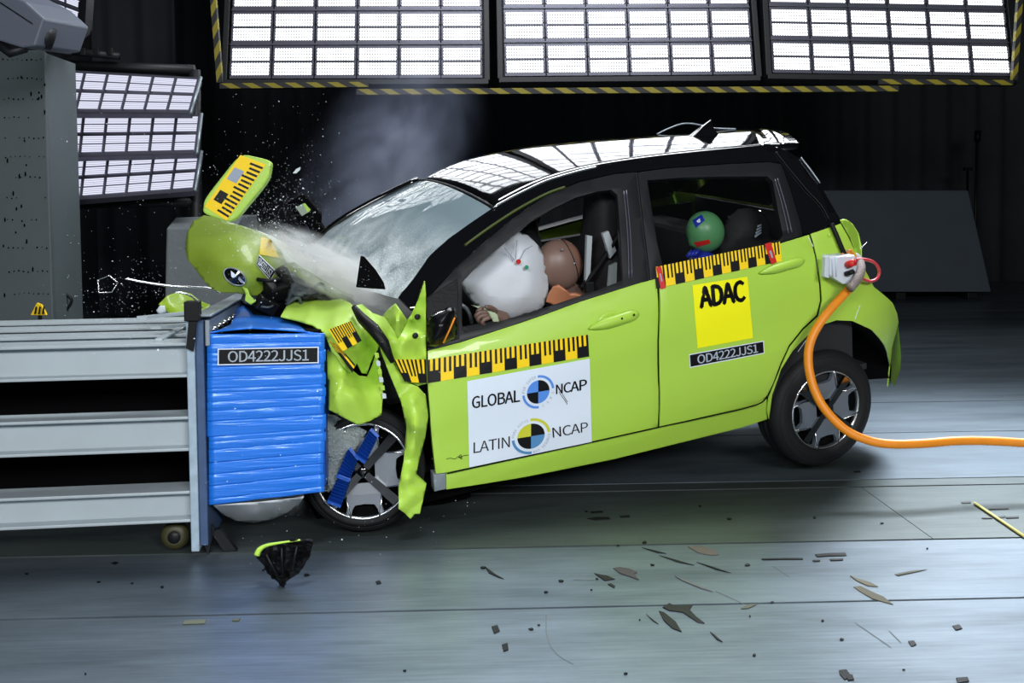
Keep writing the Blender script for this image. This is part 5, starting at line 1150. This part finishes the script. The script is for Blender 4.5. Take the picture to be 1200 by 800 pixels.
# floating crumbs of glass: nobody could count them
GR = random.Random(5); V, Fc = [], []
def crumb(p, s):
    n = len(V); 
    for d in ((1, 0, -.5), (-.6, .8, -.5), (-.6, -.8, -.4), (.1, 0, .9)): V.append(p+Vector(d)*s*GR.uniform(.6, 1.3))
    Fc.extend([(n, n+2, n+1), (n, n+1, n+3), (n+1, n+2, n+3), (n+2, n, n+3)])
for k in range(2600):
    r = GR.random()
    if r < .40: x, y = GR.gauss(315, 36), GR.gauss(255, 36)
    elif r < .62: t = GR.random(); x, y = 300+150*t+GR.gauss(0, 12), 270+85*t+GR.gauss(0, 14)
    elif r < .80: x, y = GR.uniform(70, 420), GR.uniform(110, 420)
    elif r < .90: x, y = GR.gauss(150, 40), GR.gauss(345, 22)
    else: x, y = GR.uniform(230, 560), GR.uniform(380, 660)
    Z = GR.uniform(3.3, 4.6) if y < 380 else GR.uniform(3.2, 3.75)
    p = CAM+ray(x, y)*Z
    if p.z > .02: crumb(p, GR.choice([.0008, .001, .0013, .0018]) if GR.random() < .97 else .0036)
mk('glass_crumbs', V, Fc, mat('glass_crumb', srgb(215, 225, 232), .2), label='spray of tiny glass crumbs flying off the crushed nose', cat='glass', kind='stuff')
def cloud(name, c, ax, r, dens, nscale, col, label, cut=.42):
    m = bpy.data.materials.new(name); m.use_nodes = True; nt = m.node_tree
    for n in list(nt.nodes): nt.nodes.remove(n)
    L = nt.links.new; out = nt.nodes.new('ShaderNodeOutputMaterial'); pv = nt.nodes.new('ShaderNodeVolumeScatter'); pv.inputs['Color'].default_value = col
    tc = nt.nodes.new('ShaderNodeTexCoord'); ln = nt.nodes.new('ShaderNodeVectorMath'); ln.operation = 'LENGTH'; L(tc.outputs['Object'], ln.inputs[0])
    fo = nt.nodes.new('ShaderNodeMapRange'); fo.interpolation_type = 'SMOOTHSTEP'; fo.inputs[1].default_value = .15; fo.inputs[2].default_value = 1; fo.inputs[3].default_value = 1; fo.inputs[4].default_value = 0; L(ln.outputs['Value'], fo.inputs[0])
    nz = nt.nodes.new('ShaderNodeTexNoise'); nz.inputs['Scale'].default_value = nscale; nz.inputs['Detail'].default_value = 6; nz.inputs['Distortion'].default_value = .8; L(tc.outputs['Object'], nz.inputs['Vector'])
    mr = nt.nodes.new('ShaderNodeMapRange'); mr.inputs[1].default_value = cut; mr.inputs[2].default_value = .75; mr.inputs[3].default_value = 0; mr.inputs[4].default_value = 1; L(nz.outputs['Fac'], mr.inputs[0])
    mu = nt.nodes.new('ShaderNodeMath'); mu.operation = 'MULTIPLY'; L(fo.outputs[0], mu.inputs[0]); L(mr.outputs[0], mu.inputs[1])
    m2 = nt.nodes.new('ShaderNodeMath'); m2.operation = 'MULTIPLY'; m2.inputs[1].default_value = dens; L(mu.outputs[0], m2.inputs[0])
    L(m2.outputs[0], pv.inputs['Density']); L(pv.outputs[0], out.inputs['Volume'])
    v, f = ellip_geo((0, 0, 0), (1, 1, 1), None, 24, 14); o = mk(name, v, f, m, label=label, cat=name, kind='stuff', recalc=True)
    ex = Vector(ax).normalized(); ey = Vector((0, 1, 0)); ey = (ey-ex*ey.dot(ex)).normalized(); ez = ex.cross(ey)
    o.matrix_world = Matrix(((ex.x*r[0], ey.x*r[1], ez.x*r[2], c.x), (ex.y*r[0], ey.y*r[1], ez.y*r[2], c.y), (ex.z*r[0], ey.z*r[1], ez.z*r[2], c.z), (0, 0, 0, 1)))
    return o
ca, cb2 = CAM+ray(455, 150)*6.0, CAM+ray(385, 245)*5.6
cloud('smoke', (ca+cb2)/2+Vector((.15, .25, .05)), ca-cb2, (1.05, .5, .55), 2.0, 1.5, (.62, .70, 1.0, 1), 'blue-grey smoke rising behind the windscreen and far mirror')
da, db = MCAR @ on_y(330, 290, -.15), MCAR @ on_y(455, 352, -.45)
cloud('dust', (da+db)/2, db-da, (.52, .20, .15), 62, 4.0, (.95, .97, 1, 1), 'white powdered-glass dust streaming along the bent bonnet', .40)
# ------------------------------------------------------------------ debris on the floor
def flat_piece(name, px, m, label, cat, h=.0022, group=None, z=.0015):
    P = [floor_pt(x, y) for x, y in px]; c = sum(P, Vector())/len(P); c.z = z; n = len(P); FR = random.Random(len(label)+int(px[0][0]))
    V = [Vector((p.x-c.x, p.y-c.y, 0)) for p in P]+[Vector(((p.x-c.x)*.97, (p.y-c.y)*.97, h*FR.uniform(.6, 1.2))) for p in P]
    o = mk(name, V, [tuple(range(n-1, -1, -1)), tuple(range(n, 2*n))]+[(i, (i+1) % n, n+(i+1) % n, n+i) for i in range(n)], m, label=label, cat=cat, group=group)
    bm = bmesh.new(); bm.from_mesh(o.data); bmesh.ops.recalc_face_normals(bm, faces=bm.faces[:]); bm.to_mesh(o.data); bm.free()
    o.location = c; return o
# the torn bumper corner standing on its point
bc = empty('bumper_fragment', 'torn black bumper corner with a lime edge standing on the floor below the blue block', 'fragment', loc=floor_pt(329, 688)); o_ = bc.location; Zb_ = (o_-CAM).dot(AX_W)
bfp = rnd([(299, 652), (306, 641), (330, 636), (352, 632), (367, 634), (363, 650), (356, 664), (350, 672), (340, 678), (334, 683), (329.5, 690), (326, 682), (316, 674), (309, 662)], .2, 2)
bm = fill2d([bfp], 5)
for v in bm.verts:
    x, y = v.co.x, v.co.y; q = noise.noise(Vector((x*.09, y*.09, 6))); v.co = CAM+ray(x, y)*(Zb_+.07*abs(q)-.035*math.cos((x-333)/34*1.4)+.02-(688-y)*.0009)-o_
orient(bm, Vector((0, -1, 0))); mk_bm('black_shell', bm, PLASB, bc, solid=.008)
tube('lime_edge', [CAM+ray(x, y)*(Zb_-.05)-o_ for x, y in ((301, 650), (304, 644), (312, 639), (330, 635.5), (352, 632.5))], [.012, .010, .006, .004, .003], LIME, bc, n=6, sm=3)
for x, y, x2, y2 in ((312, 650, 326, 676), (330, 642, 331, 672), (348, 640, 342, 668)): tube('rib', [CAM+ray(x, y)*(Zb_-.05)-o_, CAM+ray(x2, y2)*(Zb_-.04)-o_], .005, BLK, bc, n=5)
big = [
 ([(568, 664), (572, 667), (580, 673), (591, 679), (584, 677), (573, 672)], BLK, 'curved black sliver lying alone on the middle floor plate'),
 ([(696, 672), (704, 674), (712, 675), (721, 679), (714, 680), (709, 681), (703, 677)], BLK, 'jagged dark rubber scrap beside the oval one on the middle plate'),
 ([(718, 666), (726, 665), (738, 667), (747, 671), (743, 673), (749, 680), (738, 676), (726, 672)], mat('scorched_rubber', srgb(52, 48, 46), .8), 'oval brown-black rubber scrap on the middle floor plate'),
 ([(712, 685), (716, 684.5), (721, 687), (720, 689.5)], BLK, 'small dark crumb just below the jagged rubber scrap'),
 ([(772, 716), (778, 718), (792, 729), (799, 741), (788, 737), (778, 728)], BLK, 'pointed black rubber leaf just in front of the plate joint'),
 ([(776, 712), (784, 707), (790, 710), (812, 709), (808, 715), (816, 723), (826, 731), (818, 730), (800, 718), (784, 716)], BLK, 'branching black rubber scrap lying across the plate joint'),
 ([(832, 741), (837, 744), (847, 753), (840, 750)], BLK, 'short thin black sliver right of the branching rubber scrap'),
 ([(757, 720), (762, 724), (772, 732), (765, 728)], BLK, 'thin black sliver left of the pointed rubber leaf'),
 ([(806, 641), (820, 640), (836, 644), (843, 650), (833, 651), (818, 648)], mat('brown_smear', srgb(84, 78, 68), .8), 'flat brown oval scrap at the edge of the dark track plate'),
 ([(752, 642), (766, 645), (781, 649), (770, 648)], BLK, 'thin dark strip at the edge of the dark track plate, nearest the brown oval'),
 ([(772, 651), (790, 656), (814, 663), (794, 659)], BLK, 'long thin dark strip just below the strip by the brown oval'),
 ([(816, 659), (834, 664), (857, 672), (840, 668)], BLK, 'long dark strip below the brown oval scrap'),
 ([(790, 675), (806, 681), (836, 694), (822, 690), (800, 681)], mat('grey_smear', srgb(78, 80, 76), .8), 'long grey smear-like strip in the middle of the plate'),
 ([(868, 714), (876, 709), (888, 708), (878, 713)], mat('olive_scrap', srgb(70, 72, 58), .8), 'small olive scrap on the plate joint'),
 ([(955, 650), (972, 648.5), (991, 648), (992, 651.5), (972, 652), (957, 653)], BLK, 'thick piece of black tape on the plate below the rear wheel'),
 ([(972, 655.5), (988, 655), (988, 657), (973, 657.5)], BLK, 'thin piece of black tape under the thick piece'),
 ([(892, 655), (920, 654.3), (941, 654.5), (941, 656), (915, 656), (893, 656.5)], BLK, 'long narrow black tape left of the thick piece'),
 ([(952, 657), (961, 656.5), (961, 658.2), (953, 658.5)], BLK, 'shortest bit of black tape beside the thick piece'),
 ([(996, 675), (1006, 679), (1020, 683), (1029, 688), (1017, 687), (1004, 681)], mat('tan_strip', srgb(96, 92, 74), .8), 'tan torn strip above the plate joint on the right'),
 ([(1000, 688), (1008, 687), (1022, 694), (1036, 700), (1047, 709), (1036, 706), (1022, 702), (1010, 695)], mat('tan_strip_dark', srgb(84, 80, 64), .8), 'longest tan torn strip crossing the plate joint'),
 ([(1048, 673.5), (1066, 670), (1087, 667.5), (1072, 671), (1052, 675)], mat('tan_strip_grey', srgb(80, 78, 68), .8), 'straight tan strip lying apart on the right'),
 ([(894, 599), (894, 599), (718+1, 599)], None, ''),
 ([(1126, 588.5), (1138, 588), (1138, 590), (1127, 590.3)], BLK, 'small black tape under the far end of the yellow rod'),
 ([(1170, 606), (1178, 604.5), (1177, 607), (1171, 607.5)], BLK, 'black knot of tape on the middle of the yellow rod'),
 ([(1158, 596.5), (1182, 595.6), (1182, 597), (1160, 597.6)], BLK, 'black tape strip right of the yellow rod'),
 ([(1150, 607), (1163, 606.5), (1163, 608), (1151, 608.3)], BLK, 'black tape strip left of the yellow rod'),
 ([(1178, 606), (1194, 605.5), (1194, 607.3), (1179, 607.8)], BLK, 'lower black tape strip right of the yellow rod'),
 ([(983, 786), (992, 785), (998, 793), (990, 797), (984, 791)], BLK, 'larger of the two rounded rubber crumbs at the front edge'),
 ([(991, 792), (999, 791), (1001, 797), (994, 798)], BLK, 'smaller of the two rounded rubber crumbs at the front edge'),
 ([(1064, 752), (1071, 751), (1074, 756), (1068, 758)], BLK, 'dark rubber crumb on the front plate, midway to the right'),
 ([(1116, 734), (1124, 732), (1128, 737), (1120, 739)], BLK, 'dark rubber crumb near the front plate joint on the right'),
 ([(1120, 795), (1134, 794), (1136, 799), (1122, 801)], BLK, 'dark rubber crumb cut by the lower edge on the right'),
 ([(576, 735), (583, 733), (586, 740), (579, 743)], BLK, 'upper of two dark crumbs in front of the pale glare'),
 ([(588, 756), (595, 754), (596, 762), (590, 764)], BLK, 'lower of two dark crumbs in front of the pale glare'),
 ([(130, 660), (136, 658.6), (139, 660), (134, 662)], BLK, 'small dark crumb in front of the barrier beams'),
 ([(215, 728), (242, 726.5), (240, 731), (214, 732)], mat('olive_tape', srgb(88, 92, 76), .8), 'flat olive tape on the plate joint in front of the barrier'),
 ([(272, 726), (282, 725), (280, 728), (272, 728)], mat('olive_tape_dark', srgb(72, 76, 62), .8), 'short olive tape on the plate joint below the bumper fragment'),
 ([(440, 682), (445, 680.5), (447, 684), (442, 685)], BLK, 'dark crumb on the plate in front of the front wheel'),
 ([(1000, 552.5), (1008, 552), (1009, 553.6), (1001, 554)], BLK, 'black tape bit on the floor just right of the rear wheel'),
 ([(688, 608), (700, 606), (714, 606.5), (716, 609), (698, 610)], BLK, 'black tape piece on the dark track plate under the sill'),
 ([(692, 600), (706, 599), (707, 601), (693, 602)], BLK, 'short black tape piece just behind the track plate tape'),
 ([(726, 605), (738, 604), (738, 606.5), (727, 607)], BLK, 'black tape piece at the end of the track plate tape'),
]
for px, m, lab in big:
    if m: flat_piece('rubber_scrap' if 'rubber' in lab or 'sliver' in lab else 'floor_scrap', px, m, lab, 'scrap')
DR = random.Random(19)
for k in range(34):
    x, y = (DR.uniform(560, 1190), DR.uniform(585, 795)) if k < 25 else (DR.uniform(20, 560), DR.uniform(660, 795))
    r = DR.uniform(.8, 2.3)
    flat_piece('plastic_crumb', [(x+r*math.cos(a)*DR.uniform(.7, 1.5)*1.4, y+r*math.sin(a)*.6) for a in (0, 1.2, 2.4, 3.6, 5.0)], BLK, 'tiny dark plastic crumb lying on the pale steel floor', 'crumb', .004, 'tiny plastic crumbs on the floor')
a, b = floor_pt(1142, 589, .008), floor_pt(1206, 632, .008)
yr = tube('yellow_rod', [Vector((0, 0, 0)), b-a], .006, mat('pale_yellow_tape', srgb(222, 214, 130), .6), None, n=6, label='thin pale yellow rod lying across the floor plates on the right', cat='rod'); yr.location = a
def smear(pts, r, m=None):
    P = [floor_pt(x, y, .0012) for x, y in pts]
    V, Fc = [], []
    for i, p in enumerate(P):
        t = (P[min(i+1, len(P)-1)]-P[max(0, i-1)]).normalized(); n_2 = Vector((-t.y, t.x, 0)); V += [p+n_2*r, p-n_2*r]
    for i in range(len(P)-1): Fc.append((2*i, 2*i+1, 2*i+3, 2*i+2))
    mk('scratch', V, Fc, m or GREYS, FL)
GREYS = mat('scratch_grey', srgb(74, 80, 82), .7)
for P in ([(1003, 730), (1022, 743), (1044, 758)], [(1042, 739), (1050, 747), (1056, 753)], [(640, 720), (641, 745), (652, 765), (672, 778)], [(905, 663), (916, 670), (925, 676)], [(838, 692), (856, 700), (872, 708)], [(672, 679), (690, 679.5), (704, 679)]): smear(spline([Vector((x, y, 0)) for x, y in P], 5) and [(v.x, v.y) for v in spline([Vector((x, y, 0)) for x, y in P], 5)], .0018)
